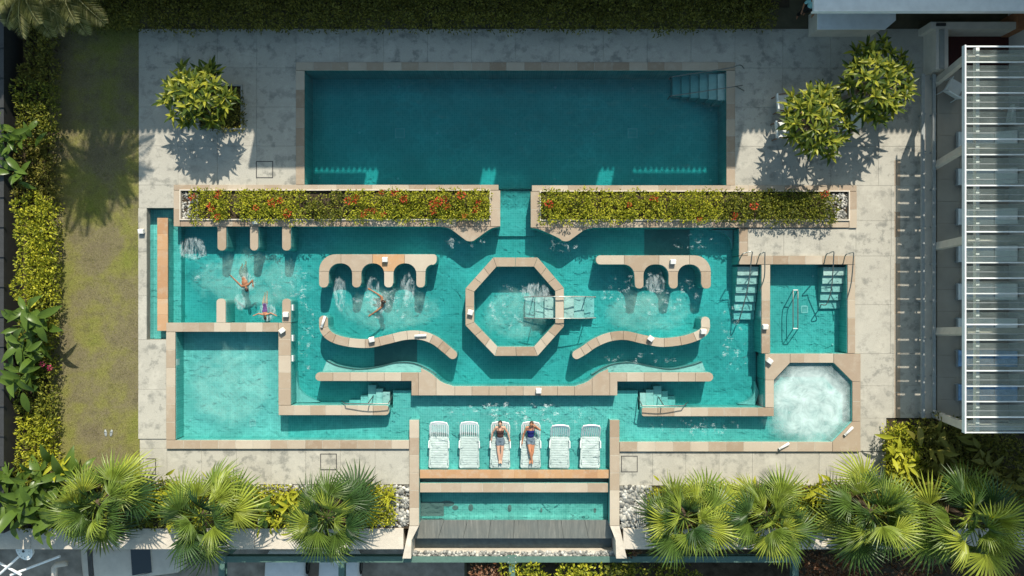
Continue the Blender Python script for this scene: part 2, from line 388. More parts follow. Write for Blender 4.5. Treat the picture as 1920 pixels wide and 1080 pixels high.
# ------------------------------------------------------------------ tile and wall helpers
_cache = {}
def tile_mesh(w, h, t, mat, c=0.008):
    k = (round(w, 3), round(h, 3), t, mat)
    if k not in _cache:
        _cache[k] = MB().cbox((-w/2, -h/2, -t), (w/2, h/2, 0), c).mesh('tile', mat)
    return _cache[k]
def tiles_rect(parent, x0, y0, x1, y1, z, step=32, mat='coping_stone', name='coping_tile', t=0.06, gap=0.010):
    """one row of tiles along the longer side of a plan rectangle"""
    a, b = G(x0, y1), G(x1, y0); w, h = b.x-a.x, b.y-a.y
    along = w >= h; L = w if along else h; n = max(1, round(L*PPM/step)); s = L/n
    if n > 1: MB().box((a.x+.015, a.y+.015, z-.05), (b.x-.015, b.y-.015, z-.005)).build('mortar_bed', 'mortar' if mat == 'coping_stone' else 'coping_wet', parent)
    for i in range(n):
        zz = z + rnd.uniform(-.002, .002); c = (i+.5)*s
        p = (a.x+c, (a.y+b.y)/2, zz) if along else ((a.x+b.x)/2, a.y+c, zz)
        m = tile_mesh(s-gap if along else w, h if along else s-gap, t, mat)
        link(name, m, parent, p, world=True)
def slab_grid(parent, x0, y0, x1, y1, z, step=80, mat='deck_stone', name='slab', gap=0.006):
    a, b = G(x0, y1), G(x1, y0); w, h = b.x-a.x, b.y-a.y
    nx = max(1, round(w*PPM/step)); ny = max(1, round(h*PPM/step)); sx, sy = w/nx, h/ny
    m = tile_mesh(sx-gap, sy-gap, 0.05, mat, 0.004)
    for i in range(nx):
        for j in range(ny):
            link(name, m, parent, (a.x+(i+.5)*sx, a.y+(j+.5)*sy, z+rnd.uniform(-.002, .002)), world=True)
def body_rect(mb, x0, y0, x1, y1, z, bottom=-1.7, inset=0.012):
    a, b = G(x0, y1), G(x1, y0)
    mb.box((a.x+inset, a.y+inset, bottom), (b.x-inset, b.y-inset, z-0.055))
def px(poly): return [tuple(G(x, y).xy) for x, y in poly]
def arc(cx, cy, r, a0, a1, n=8):
    return [(cx+r*math.cos(R(a0+(a1-a0)*i/n)), cy+r*math.sin(R(a0+(a1-a0)*i/n))) for i in range(n+1)]
def clip(poly, ax, c, keep):
    """half-plane clip; ax 0/1, keep +1 keeps coordinate > c"""
    out = []
    for i, p in enumerate(poly):
        q = poly[(i+1) % len(poly)]; dp, dq = (p[ax]-c)*keep, (q[ax]-c)*keep
        if dp >= 0: out.append(p)
        if dp*dq < 0:
            t = dp/(dp-dq); out.append((p[0]+(q[0]-p[0])*t, p[1]+(q[1]-p[1])*t))
    return out
def tile_poly(parent, poly, z, mat='coping_stone', name='coping_tile', t=0.06):
    m = MB().prism(px(poly), -t, 0, 0.006).mesh('tile', mat); m.name = name
    return link(name, m, parent, (0, 0, z), world=True)
def sub(poly, ax, c, g=0.22):
    return clip(poly, ax, c-g, -1), clip(poly, ax, c+g, 1)
def offset_strip(pts, w):
    """left and right outlines of a centre line (plan points)"""
    Lf, Rt = [], []
    for i, p in enumerate(pts):
        a = Vector(pts[max(i-1, 0)]); b = Vector(pts[min(i+1, len(pts)-1)]); d = (b-a).normalized()
        n = Vector((-d.y, d.x))*w/2; Lf.append((p[0]+n.x, p[1]+n.y)); Rt.append((p[0]-n.x, p[1]-n.y))
    return Lf, Rt
def spline(pts, n=10):
    P = [Vector(p) for p in pts]; P = [P[0]*2-P[1]] + P + [P[-1]*2-P[-2]]; out = []
    for i in range(1, len(P)-2):
        for k in range(n):
            t = k/n
            out.append(tuple(0.5*((2*P[i])+(P[i+1]-P[i-1])*t+(2*P[i-1]-5*P[i]+4*P[i+1]-P[i+2])*t*t+(3*P[i]-P[i-1]-3*P[i+1]+P[i+2])*t**3)))
    out.append(tuple(P[-2])); return out
def curved_wall(parent, pts, w, z, ntile, round0=True, round1=True, bottom=-1.7):
    Lf, Rt = offset_strip(pts, w); N = len(pts)
    cuts = [round(i*(N-1)/ntile) for i in range(ntile+1)]
    def cap(p, q, k):
        c = ((p[0]+q[0])/2, (p[1]+q[1])/2); a0 = math.degrees(math.atan2(p[1]-c[1], p[0]-c[0]))
        return arc(c[0], c[1], w/2, a0, a0+k*180, 8)[1:-1]
    for i in range(ntile):
        a, b = cuts[i], cuts[i+1]
        l = Lf[a:b+1]; r = Rt[a:b+1]
        def pull(s, first):            # leave a joint
            s = [Vector(v) for v in s]
            if first and i > 0: s[0] = s[0]+(s[1]-s[0]).normalized()*0.25
            if not first and i < ntile-1: s[-1] = s[-1]+(s[-2]-s[-1]).normalized()*0.25
            return [tuple(v) for v in s]
        l = pull(pull(l, True), False); r = pull(pull(r, True), False)
        poly = list(l)
        if i == ntile-1 and round1: poly += cap(Lf[-1], Rt[-1], -1)
        poly += r[::-1]
        if i == 0 and round0: poly += cap(Rt[0], Lf[0], -1)
        tile_poly(parent, poly, z+rnd.uniform(-.002, .002))
    # body under the tiles
    l, r = offset_strip(pts, w-1.2); poly = list(l)
    full = l + (cap(Lf[-1], Rt[-1], -1) if round1 else []) + r[::-1] + (cap(Rt[0], Lf[0], -1) if round0 else [])
    MB().prism(px(full), bottom, z-0.058).build('wall_body', 'pool_mosaic', parent)

# ------------------------------------------------------------------ ground
WZ = -0.10                      # water level
CZ = 0.07                       # top of the pool walls
LOW = -3.6                      # street level south of the garden wall
g = MB()
X = [-400, G(250, 0).x, G(1745, 0).x, 400]; Yt, Yh, Yb = 400, G(0, 54).y, G(0, 1027).y
q = [((X[0],Yh),(X[3],Yt)), ((X[0],Yb),(X[1],Yh)), ((X[2],Yb),(X[3],Yh))]
for (a, b) in q: g.add([(a[0],a[1],-.04),(b[0],a[1],-.04),(b[0],b[1],-.04),(a[0],b[1],-.04)], [(0,1,2,3)])
g.add([(X[0],-400,LOW),(X[3],-400,LOW),(X[3],Yb,LOW),(X[0],Yb,LOW)], [(0,1,2,3)])
for xa, xb in ((X[0], G(757,0).x), (G(1168,0).x, X[3])): g.add([(xa,Yb,LOW),(xb,Yb,LOW),(xb,Yb,-.04),(xa,Yb,-.04)], [(0,1,2,3)])
struct('ground', g, 'ground')
a, b = G(92, 905), G(262, 15)
struct('lawn', MB().box((a.x, a.y, -.2), (b.x-.02, b.y, -.012)), 'lawn')
# sparse blades standing out of the lawn
n = 26000; xs = nrg.uniform(a.x, b.x-.03, n); ys = nrg.uniform(a.y, b.y, n); hh = nrg.uniform(.02, .055, n); an = nrg.uniform(0, 6.28, n); ln = nrg.uniform(.01, .05, n)
v = np.zeros((n, 3, 3)); ca, sa = np.cos(an), np.sin(an)
v[:, 0] = np.stack([xs-sa*.006, ys+ca*.006, np.full(n, -.014)], 1); v[:, 1] = np.stack([xs+sa*.006, ys-ca*.006, np.full(n, -.014)], 1)
v[:, 2] = np.stack([xs+ca*ln, ys+sa*ln, -.014+hh], 1)
def np_mesh(name, verts, faces, mat):
    m = bpy.data.meshes.new(name); nv = len(verts); nf = len(faces); k = faces.shape[1]
    m.vertices.add(nv); m.vertices.foreach_set('co', verts.astype(np.float32).ravel())
    m.loops.add(nf*k); m.loops.foreach_set('vertex_index', faces.astype(np.int32).ravel())
    m.polygons.add(nf); m.polygons.foreach_set('loop_start', np.arange(0, nf*k, k, dtype=np.int32))
    m.update(calc_edges=True); m.materials.append(M_(mat)); return m
tag(link('grass', np_mesh('grass', v.reshape(-1, 3), np.arange(n*3).reshape(-1, 3), 'grass_blade')), 'short yellowish grass blades growing on the lawn strip', 'grass', kind='stuff')
# ------------------------------------------------------------------ deck
deck_rects = [(260,54,555,347),(260,347,327,390),(259,390,275,637),(259,637,313,823),(555,54,1378,117),(1378,54,1737,348),
              (1605,348,1737,480),(1402,428,1605,480),(1602,480,1737,663),(1612,663,1737,784),(1612,784,1662,846)]
low_rects = [(247,823,313,841),(247,841,768,909),(1161,846,1662,911)]
bm_ = MB()
for r in deck_rects: body_rect(bm_, *r, z=0.0+.012, inset=0.001)
for r in low_rects: body_rect(bm_, *r, z=-.045+.012, inset=0.001)
deck = struct('deck', bm_, 'deck_joint')
for r in deck_rects: slab_grid(deck, *r, z=0.0)
for r in low_rects: slab_grid(deck, *r, z=-.045, step=66)
# rosy border strip along the terrace side
tiles_rect(deck, 1677, 300, 1688, 784, 0.008, 48, name='border_tile', t=0.03)
# ------------------------------------------------------------------ pool floors and the water
fl = MB()
def floor_box(x0, y0, x1, y1, z): 
    a, b = G(x0, y1), G(x1, y0); fl.box((a.x, a.y, -1.9), (b.x, b.y, z))
def floor_ramp(x0, y0, x1, y1, za, zb):
    a, b = G(x0, y1), G(x1, y0)
    fl.add([(a.x,a.y,-1.9),(b.x,a.y,-1.9),(b.x,b.y,-1.9),(a.x,b.y,-1.9),(a.x,a.y,za),(b.x,a.y,zb),(b.x,b.y,zb),(a.x,b.y,za)],
           [(3,2,1,0),(4,5,6,7),(0,1,5,4),(1,2,6,5),(2,3,7,6),(3,0,4,7)])
floor_box(558, 120, 1376, 352, -1.30)
floor_box(930, 352.2, 1004, 440, -0.85)
floor_box(292, 440.2, 1432, 610, -0.98); floor_box(292, 400, 929.8, 440, -0.98); floor_box(1004.2, 400, 1432, 440, -0.98)
floor_box(536, 610.2, 1432, 735, -0.98); floor_box(536, 735.2, 733, 769, -0.98); floor_box(1200, 735.2, 1432, 772, -0.98)
a, b = G(318, 834), G(530, 610.2); struct('plunge_pool_floor', MB().box((a.x, a.y, -1.9), (b.x, b.y, -.74)), 'pale_mosaic')
floor_ramp(530.2, 769.2, 776, 834, -0.74, -0.46)
floor_box(733.2, 735.2, 776, 769, -0.50)
floor_box(776.2, 735.2, 1152, 894, -0.46)
floor_box(1152.2, 735.2, 1199.8, 772, -0.50)
floor_ramp(1152.2, 772.2, 1440, 838, -0.46, -0.58)
floor_box(1440.2, 670.2, 1606, 838, -0.58)
floor_box(1434, 488, 1596, 670, -0.78)
pool = struct('pool_floor', fl, 'pool_mosaic')
def inlet(x, y, z, r=0.055, mat='white_plastic'):
    p = W(x, y, z); MB().cyl((0,0,0), r, .02, 12, r*.8).build('inlet', mat, pool, loc=(p.x, p.y, z))
for (x, y) in ((674,249),(820,250),(967,251),(1113,251),(1333,206),(748,163),(1041,164),(1186,166),(746,335),(1040,336),(1186,338),(1332,338),(600,334)): inlet(x, y, -1.30)
for (x, y) in ((847,424),(470,800),(357,788),(1524,518),(1561,646)): inlet(x, y, -0.74 if y > 640 or x > 1400 else -.6, .04)
def grate(x, y, z, s=0.36):
    p = W(x, y, z); m = MB(); m.box((p.x-s/2, p.y-s/2, z), (p.x+s/2, p.y-s/2+.04, z+.015)); m.box((p.x-s/2, p.y+s/2-.04, z), (p.x+s/2, p.y+s/2, z+.015))
    m.box((p.x-s/2, p.y-s/2+.041, z), (p.x-s/2+.04, p.y+s/2-.041, z+.015)); m.box((p.x+s/2-.04, p.y-s/2+.041, z), (p.x+s/2, p.y+s/2-.041, z+.015))
    for k in range(5): m.box((p.x-s/2+.05, p.y-s/2+.07+k*.053, z), (p.x+s/2-.05, p.y-s/2+.09+k*.053, z+.012))
    m.build('drain_grate', 'lamp_white', pool)
for (x, y, z, s) in ((750,250,-1.30,.4),(1186,250,-1.30,.4),(955,793,-.98,.3),(474,793,-.74,.25),(1508,580,-.78,.28)):
    if (x, y) != (955, 793): grate(x, y, z, s)
def dark_panel(x0, y0, x1, y1, z):
    a, b = W(x0, y1, z), W(x1, y0, z); MB().box((a.x, a.y, z-.02), (b.x, b.y, z+.012)).build('floor_panel', 'grey_mosaic', pool)
dark_panel(702, 634, 782, 702, -.98); dark_panel(1208, 430, 1293, 480, -.98)
def wbox(name, poly, top, bottom, mat, label):
    o = struct(name, MB().prism(px(poly), bottom, top), mat); o['label'] = label; return o
wbox('lap_pool_water', [(562,125),(1370,125),(1370,351),(562,351)], WZ, -1.75, 'pool_water', 'deep teal water of the shaded rectangular pool')
wbox('main_pool_water', [(303,415),(932,415),(932,351.2),(1002,351.2),(1002,415),(1395,415),(1395,488),(1594,488),(1594,670),(1604,670),(1604,838),(1152,838),(1152,889.5),(777,889.5),(777,832),(322,832),(322,614),(303,614)], WZ, -1.75, 'pool_water', 'turquoise water of the large hydrotherapy pool')
# ------------------------------------------------------------------ edges of the lap pool
def edge(name, rects, z, mat='coping_stone', step=32, polys=(), label=None, cat=None, bottom=-1.7, kind='structure'):
    m = MB()
    for r in rects: body_rect(m, *r, z=z, bottom=bottom)
    for p in polys: m.prism(px(p), bottom, z-.058)
    xs = [r[0] for r in rects]+[r[2] for r in rects]; ys = [r[1] for r in rects]+[r[3] for r in rects]
    if kind == 'structure':
        root = struct(name, m, 'pool_mosaic'); 
        if label: root['label'] = label
    else:
        c = G((min(xs)+max(xs))/2, (min(ys)+max(ys))/2, -1.0)
        root = empty(name, c, label, cat); m.build('wall_body', 'pool_mosaic', root)
    for r in rects: tiles_rect(root, *r, z=z, step=step, mat=mat)
    for p in polys: tile_poly(root, p, z, mat)
    return root
edge('lap_pool_edge', [(555,117,1378,132),(555,132.4,571,346.6),(1362,132.4,1378,347.6)], 0.02, step=33)
# main basin edges
edge('main_pool_edge', [(1385,428.4,1401,479.6),(1385,480,1602,496),(1427,496.4,1443,662.6),(1588,496.4,1602,662.6)], CZ, step=32)
edge('overflow_edge', [(293,408,313,621)], -0.07, 'coping_wet', 30, bottom=-1.4)
edge('plunge_pool_edge', [(313,622.4,330,824.6),(313,825,767.6,841)], CZ, step=32)
tub = edge('whirlpool_edge', [(1480.3,663,1561.7,680),(1434,712.3,1450,763.6),(1597,715.3,1612,789.7),(1161.4,828,1559.7,846)], CZ, step=32,
     polys=[[(1434,663),(1480,663),(1480,680),(1450,712),(1434,712)], [(1562,663),(1612,663),(1612,715),(1597,715),(1562,680)], [(1597,790),(1612,790),(1612,846),(1560,846),(1560,828)]])
# spill channel left of the main pool
a, b = G(275, 637), G(327, 389)
struct('spill_channel', MB().box((a.x-.01, a.y, -1.6), (b.x, b.y, -0.62)), 'pool_mosaic')
wbox('spill_channel_water', [(275,389),(330,389),(330,407),(292.5,407),(292.5,622),(312,622),(312,636),(275,636)], -.30, -1.5, 'pool_water', 'narrow strip of still water in the overflow channel')
# ------------------------------------------------------------------ divider walls (things)
def dwall(name, label, rects, z=CZ, step=32, polys=(), mat='coping_stone'):
    return edge(name, rects, z, mat, step, polys, label, 'wall', kind='thing')
def rounded_end(x0, y0, x1, y1, side, r=7):
    c = {'r': [(x0,y0)]+arc(x1-r,y0+r,r,-90,0,5)+arc(x1-r,y1-r,r,0,90,5)+[(x0,y1)],
         'l': [(x1,y1)]+arc(x0+r,y1-r,r,90,180,5)+arc(x0+r,y0+r,r,180,270,5)+[(x1,y0)],
         'u': [(x0,y1)]+arc(x0+r,y0+r,r,180,270,5)+arc(x1-r,y0+r,r,270,360,5)+[(x1,y1)],
         'd': [(x1,y0)]+arc(x1-r,y1-r,r,0,90,5)+arc(x0+r,y1-r,r,90,180,5)+[(x0,y0)]}
    return c[side]
dwall('pool_divider_wall', 'L-shaped sandstone wall round the square plunge pool at left', [(313,605,522.6,622),(523,605,546,759.6),(523,760,700,778)],
      polys=[rounded_end(530,560,546,604.6,'u'), rounded_end(407,560,424,604.6,'u'), rounded_end(700.4,760,730,778,'r')])
dwall('pool_divider_wall', 'straight sandstone wall at lower right joining the whirlpool corner', [(1233,764,1450,780)], polys=[rounded_end(1203,764,1232.6,780,'l',4)])
# middle wall with the curved inner edge
mid = empty('pool_divider_wall', G(960, 715, -1), 'long stepped sandstone wall above the row of white loungers', 'wall')
cl = [(790,698)]+spline([(790,690),(808,700),(828,716),(850,724)],6); cr = spline([(1078,724),(1100,716),(1122,700),(1140,692)],6)+[(1140,698)]
outer = [(600,698)]+cl+cr+[(1328,698)]+arc(1328,706.5,8.5,-90,90,8)+[(1157,715),(1157,741),(772,741),(772,714),(600,714)]+arc(600,706,8,90,270,8)[1:-1]
MB().prism(px(outer), -1.7, CZ-.058).build('wall_body', 'pool_mosaic', mid)
rest = outer
for c in (625, 657, 689, 721, 753, 785, 818, 853, 885, 917, 949, 981, 1013, 1045, 1077, 1110, 1143, 1175, 1207, 1239, 1271, 1303):
    p, rest = sub(rest, 0, c); tile_poly(mid, p, CZ+rnd.uniform(-.002, .002))
tile_poly(mid, rest, CZ)
# comb walls
def comb(label, outline, xcuts, ycuts, stained=None):
    root = empty('jet_bay_wall', G(sum(p[0] for p in outline)/len(outline), 495, -1), label, 'wall')
    MB().prism(px(outline), -1.7, CZ-.058).build('wall_body', 'pool_mosaic', root); rest = outline; cells = []
    for c in xcuts:
        p, rest = sub(rest, 0, c); cells.append(p)
    cells.append(rest)
    for i, p in enumerate(cells):
        up, lo = sub(p, 1, ycuts) if max(q[1] for q in p) > ycuts+6 else (p, None)
        o = tile_poly(root, up, CZ)
        if i == stained: o.data.materials[0] = M_('coping_wet'); o['label'] = 'rust-stained tile'
        if lo and len(lo) > 2: tile_poly(root, lo, CZ+.001)
    return root
def bay(xl, xr, yt, yb, r=20, flip=False):
    """bay opening between two legs, walked right to left (xr leg first)"""
    return [(xr, yb)]+arc(xr-r, yt+r, r, 0, -90, 6)+arc(xl+r, yt+r, r, -90, -180, 6)+[(xl, yb)]
def legend(xl, xr, yb, r=7):
    """rounded foot of a leg, right to left"""
    return arc(xr-r, yb-r, r, 0, 90, 4)+arc(xl+r, yb-r, r, 90, 180, 4)
yb = 539
left = arc(630, 508, 31, 180, 270, 8)+arc(813, 483, 6, -90, 0, 4)+arc(810, 488, 9, 0, 80, 4)+arc(812, 510, 14, -100, -180, 4)+legend(781,797,yb)+bay(738,781,494,yb-8)+legend(721,737,yb)+bay(678,721,494,yb-8)+legend(661,677,yb)+bay(617,661,494,yb-8)+legend(599,616,yb)
comb('comb-shaped sandstone wall with three open jet bays at left of pool', left, [640, 699, 759], 509, 2)
rgt = [(1330-(p[0]-599)+2, p[1]+2) for p in (arc(630, 508, 31, 180, 270, 8)+arc(806, 485, 8, -90, 0, 5)+arc(806, 486, 8, 0, 90, 5)+arc(752+10, 514, 20, -90, -180, 5)+legend(725,741,yb)+bay(678,725,494,yb-8)+legend(661,677,yb)+bay(617,661,494,yb-8)+legend(599,616,yb))]
rgt = rgt[::-1]
comb('comb-shaped sandstone wall with two jet bays beside the dark floor panel', rgt, [1170, 1235, 1292], 509)
# wave walls
w1 = spline([(607,600),(609,618),(622,632),(650,641),(690,644),(725,637),(760,629),(790,629),(815,638),(836,654),(849,665)], 8)
ww = empty('wave_wall', G(730, 640, -1), 'S-curved sandstone wall left of the octagon with a white tube lamp', 'wall'); curved_wall(ww, w1, 16.5, CZ, 13)
w2 = spline([(1322,602),(1321,618),(1308,629),(1280,638),(1240,642),(1205,636),(1172,629),(1142,632),(1115,643),(1096,656),(1081,665)], 8)
ww = empty('wave_wall', G(1200, 640, -1), 'S-curved sandstone wall right of the octagon above the lower right steps', 'wall'); curved_wall(ww, w2, 16.5, CZ, 13)
# octagon
oc = empty('octagon_wall', G(966, 575, -1), 'octagonal sandstone ring wall in the middle of the pool', 'wall')
oo = [(925,483),(1008,483),(1057,540),(1057,612),(1008,667),(928,667),(873,610),(873,541)]
oi = [(931,500),(1001,500),(1041,546),(1041,606),(1001,650),(933,650),(889,604),(889,547)]
for i in range(8):
    j = (i+1) % 8; n = 2 if i % 2 == 0 else 3
    for k in range(n):
        f = lambda A, B, t: (A[0]+(B[0]-A[0])*t, A[1]+(B[1]-A[1])*t)
        e = .004
        tile_poly(oc, [f(oo[i],oo[j],k/n+e), f(oo[i],oo[j],(k+1)/n-e), f(oi[i],oi[j],(k+1)/n-e), f(oi[i],oi[j],k/n+e)], CZ+rnd.uniform(-.002,.002))
    MB().prism(px([oo[i],oo[j],oi[j],oi[i]]), -1.7, CZ-.058).build('wall_body', 'pool_mosaic', oc)
# planter boxes with spurs and lobes
def planter(label, x0, x1, top, bot, rects, polys, soil, inner):
    root = empty('planter_box', G((x0+x1)/2, (top+bot)/2, -1), label, 'planter'); m = MB()
    for r in rects: body_rect(m, *r, z=CZ)
    for p in polys: m.prism(px(p), -1.7, CZ-.058)
    m.build('wall_body', 'pool_mosaic', root)
    for r in rects: tiles_rect(root, *r, z=CZ, step=33)
    for p in polys: tile_poly(root, p, CZ+.001)
    a, b = G(soil[0], soil[3]), G(soil[2], soil[1])
    MB().box((a.x, a.y, -1.7), (b.x, b.y, .0)).build('soil', 'soil', root)
    k = MB(); w = 0.045
    k.box((a.x-w,a.y-w,-.1),(b.x+w,a.y,CZ+.06)); k.box((a.x-w,b.y,-.1),(b.x+w,b.y+w,CZ+.06)); k.box((a.x-w,a.y+.001,-.1),(a.x,b.y-.001,CZ+.06)); k.box((b.x,a.y+.001,-.1),(b.x+w,b.y-.001,CZ+.06))
    k.build('inner_kerb', 'pale_wall', root)
    return root
lobe = lambda cx, x0, x1, yt, yb: [(x0,yt)]+spline([(x0,yt),(x0+16,yt+4),(cx-14,yb-6),(cx-5,yb),(cx+6,yb),(cx+15,yb-6),(x1-16,yt+4),(x1,yt)],5)
planter('long left planter box with hedge and three short spurs into the pool', 327, 938, 347, 425,
        [(327,347,935,357),(327,357.4,339,425),(920,357.4,938,425),(339.4,412,919.6,425)],
        [rounded_end(409,425.4,425,470,'d'), rounded_end(470,425.4,485,470,'d'), rounded_end(530,425.4,546,470,'d'), lobe(881,828,936,425.4,452)], (341,358,918,411), None)
planter('long right planter box with clipped hedge ending in white pebbles', 995, 1605, 348, 428,
        [(997,348,1605,359),(995,359.4,1012,427),(1591,359.4,1605,428),(1012.4,413,1590.6,427)], [lobe(1060,998,1112,427.4,452)], (1014,360,1589,412), None)
# side walls of the lounger bay and the weir
for x0, x1, lab, fl_ in ((768,786,'straight sandstone wall left of the row of loungers ending at the weir',-1),(1143,1161,'straight sandstone wall right of the row of loungers ending at the weir',1)):
    t = dwall('pool_divider_wall', lab, [(x0,787,x1,985)], step=33)
    P = [(x0,985.4),(x1,985.4),(x1 if fl_ > 0 else x0+8,1030),(x1+5 if fl_ > 0 else x0-12,1030)] if fl_ < 0 else [(x0,985.4),(x1,985.4),(x1+8,1030),(x0+8,1030)]
    if fl_ < 0: P = [(x0,985.4),(x1-.5,985.4),(x0+4,1012),(x0+3,1046),(x0-13,1046)]
    else: P = [(x0+.5,985.4),(x1,985.4),(x1+14,1046),(x0+12,1046),(x0+11,1012)]
    MB().prism(px(P), -3.5, CZ-.002).build('end_block', 'pale_wall', t)
weir = empty('weir', G(965, 940, -1.2), 'stepped overflow weir with amber wet tiles and a grey sloping slab', 'weir')
m = MB(); body_rect(m, 786.2, 882, 1142.8, 898, -.085); body_rect(m, 786.2, 908, 1142.8, 925, -.13)
m.build('wall_body', 'pool_mosaic', weir)
tiles_rect(weir, 786.4, 882, 1142.6, 898, -.085, 22, 'coping_wet'); tiles_rect(weir, 786.4, 908, 1141, 925, -.13, 40)
a, b = G(786.2, 908), G(1142.8, 897.6); MB().box((a.x, a.y, -1.7), (b.x, b.y, -.55)).build('gutter', 'grey_mosaic', weir)
a, b = G(786.2, 990), G(1142.8, 924.6); MB().box((a.x, a.y, -1.7), (b.x, b.y, -.78)).build('trough_floor', 'pool_mosaic', weir)
# slab pieces, sloping down to the south
e0, e1 = G(0, 981).y, G(0, 1018).y
for k in range(8):
    xa = G(786.4+k*356.2/8, 0).x+.006; xb = G(786.4+(k+1)*356.2/8, 0).x-.006
    ea, eb_ = G(771+k*383/8, 0).x+.006, G(771+(k+1)*383/8, 0).x-.006
    s = MB().add([(xa,e0,-.40),(xb,e0,-.40),(eb_,e1,-.55),(ea,e1,-.55),(xa,e0,-1.6),(xb,e0,-1.6),(eb_,e1,-1.6),(ea,e1,-1.6)], [(0,3,2,1),(4,5,6,7),(0,1,5,4),(1,2,6,5),(2,3,7,6),(3,0,4,7)])
    s.build('slope_slab', 'weir_slate', weir)
a, b = G(771, 1046), G(1154, 1018.4); MB().box((a.x, a.y, -1.9), (b.x, b.y, -1.2)).build('lower_ledge', 'wet_slate', weir)
a, b = G(766, 1058), G(1160, 1046.4); MB().box((a.x, a.y, -1.9), (b.x, b.y, -.85)).build('catch_basin', 'pale_wall', weir)
wbox('trough_water', [(786,924.8),(1143,924.8),(1143,980.8),(786,980.8)], -.42, -1.6, 'trough_water', 'pale turquoise water in the trough below the weir')
wbox('gutter_water', [(786,898),(1143,898),(1143,908),(786,908)], -.40, -1.6, 'trough_water', 'thin dark line of water in the weir gutter')
# dark submerged plate in the trough
a, b = W(787, 968, -.7), W(832, 942, -.7); MB().box((a.x+.02, a.y, -.77), (b.x, b.y, -.74)).build('trough_plate', 'grey_mosaic', weir)
for k in range(6):
    xx = G(845+k*k*11+rnd.uniform(-12, 12), 0).x; MB().ell((xx, G(0, 958+k*2).y+rnd.uniform(-.1, .1), -.775), (rnd.uniform(.1,.34)/(1+k*.3), rnd.uniform(.05,.16), .012)).build('algae_patch', 'grey_mosaic', weir)
# ------------------------------------------------------------------ submerged benches beside the middle wall
def bench(label, line, base, z):
    poly = line + base; r = empty('submerged_bench', G(sum(p[0] for p in poly)/len(poly), 700, -.98), label, 'bench')
    MB().prism(px(poly), -1.0, z).build('seat', 'white_mosaic', r)
    MB().tube([G(x, y, z+.03) for x, y in line], .018, 6).build('edge_trim', 'steel', r)
bench('pale curved underwater bench left of centre along the middle wall', spline([(608,678),(630,688),(668,694),(705,690),(740,682),(772,683),(797,693),(815,705)],5), [(790,698),(600,698)], -.42)
bench('pale curved underwater bench right of centre along the middle wall', spline([(1112,705),(1132,693),(1156,684),(1190,682),(1225,689),(1262,694),(1300,687),(1321,680)],5), [(1328,698),(1140,698)], -.42)
# corner fillets in the pool
for lab, poly in (('pale curved corner ledge in the bottom left of the large pool', [(546,700)]+spline([(546,700),(549,728),(562,745),(590,759)],5)+[(546,760)]),
                  ('pale curved corner ledge at the bottom right of the large pool', [(1434,740)]+spline([(1427,720),(1425,742),(1415,755),(1395,763)],5)+[(1427,764)]),
                  ('pale curved corner ledge at the top right of the large pool', [(1384,428)]+spline([(1345,429),(1365,434),(1378,446),(1383,466)],5))):
    o = MB().prism(px(poly), -1.0, -.72).build('corner_ledge', 'white_mosaic'); tag(o, lab, 'ledge')
# ------------------------------------------------------------------ stairs, rails
def box_px(mb, x0, y0, x1, y1, z0, z1, z=None):
    zz = z1 if z is None else z
    a, b = W(x0, y1, zz), W(x1, y0, zz); mb.box((a.x, a.y, z0), (b.x, b.y, z1)); return mb
def stairs(label, treads, bottom, mat='white_mosaic', rails=(), base=None):
    t0 = treads[0]; root = empty('pool_steps', W((t0[0]+t0[2])/2, (t0[1]+t0[3])/2, bottom), label, 'steps')
    for (x0, y0, x1, y1, z) in treads: box_px(MB(), x0, y0, x1, y1, bottom, z).build('tread', mat, root)
    for pts in rails:
        P = spline([tuple(W(*p)) for p in pts], 4) if len(pts) > 2 else [tuple(W(*p)) for p in pts]
        MB().tube(P, .021, 8).build('handrail', 'steel', root)
    return root
stairs('submerged steps with two rails in the corner of the shaded pool',
       [(1346-17*k, 138, 1362.5-17*k, 188-1.5*k, -.24-.15*k) for k in range(6)], -1.29,
       rails=[[(1374,126,.55),(1340,132,.5),(1262,144,-.05),(1256,150,-.6)], [(1392,160,.07),(1380,162,.75),(1360,165,.72),(1280,177,.0),(1258,180,-.1),(1252,186,-.6)], [(1395,128,.05),(1388,122,.7),(1374,126,.55)], [(1395,170,.05),(1380,162,.75)]])
stairs('six pale steps with rails in the right arm of the large pool',
       [(1383-1.6*k, 500+16.5*k, 1422-1.6*k, 516.3+16.5*k, -.22-.115*k) for k in range(6)], -.98,
       rails=[[(1384,494,.07),(1391,478,.8),(1398,474,.9),(1410,472,.92),(1409,484,.85),(1402,540,.35),(1386,600,-.30),(1384,602,-.9)],
              [(1419,494,.07),(1424,478,.8),(1430,474,.9),(1434,473,.92),(1434,486,.85),(1433,520,.5),(1424,545,.08)]])
stairs('five pale steps with rails in the small rectangular pool',
       [(1544-2*k, 501+15.5*k, 1585-2*k, 516.3+15.5*k, -.2-.115*k) for k in range(5)], -.78,
       rails=[[(1545,494,.07),(1549,478,.8),(1556,474,.9),(1563,472,.92),(1563,484,.85),(1559,540,.3),(1550,570,-.1),(1540,571,-.1),(1538,576,-.7)],
              [(1581,494,.07),(1585,479,.8),(1592,475,.9),(1600,474,.92),(1600,486,.85),(1596,530,.4),(1588,562,.08)]])
stairs('small fan of pale steps behind the lower left wall',
       [(718,735,731,760,-.36),(705.3,729,717.7,760,-.46),(690.3,722,705,760,-.54),(676.3,741,690,760,-.66),(655,750,676,760,-.78)], -.98,
       rails=[[(648,757,.3),(690,757,.45),(728,757,.4)],[(648,757,.3),(640,752,-.6)],[(690,757,.45),(700,742,-.5)],[(728,757,.4),(736,740,-.5)]])
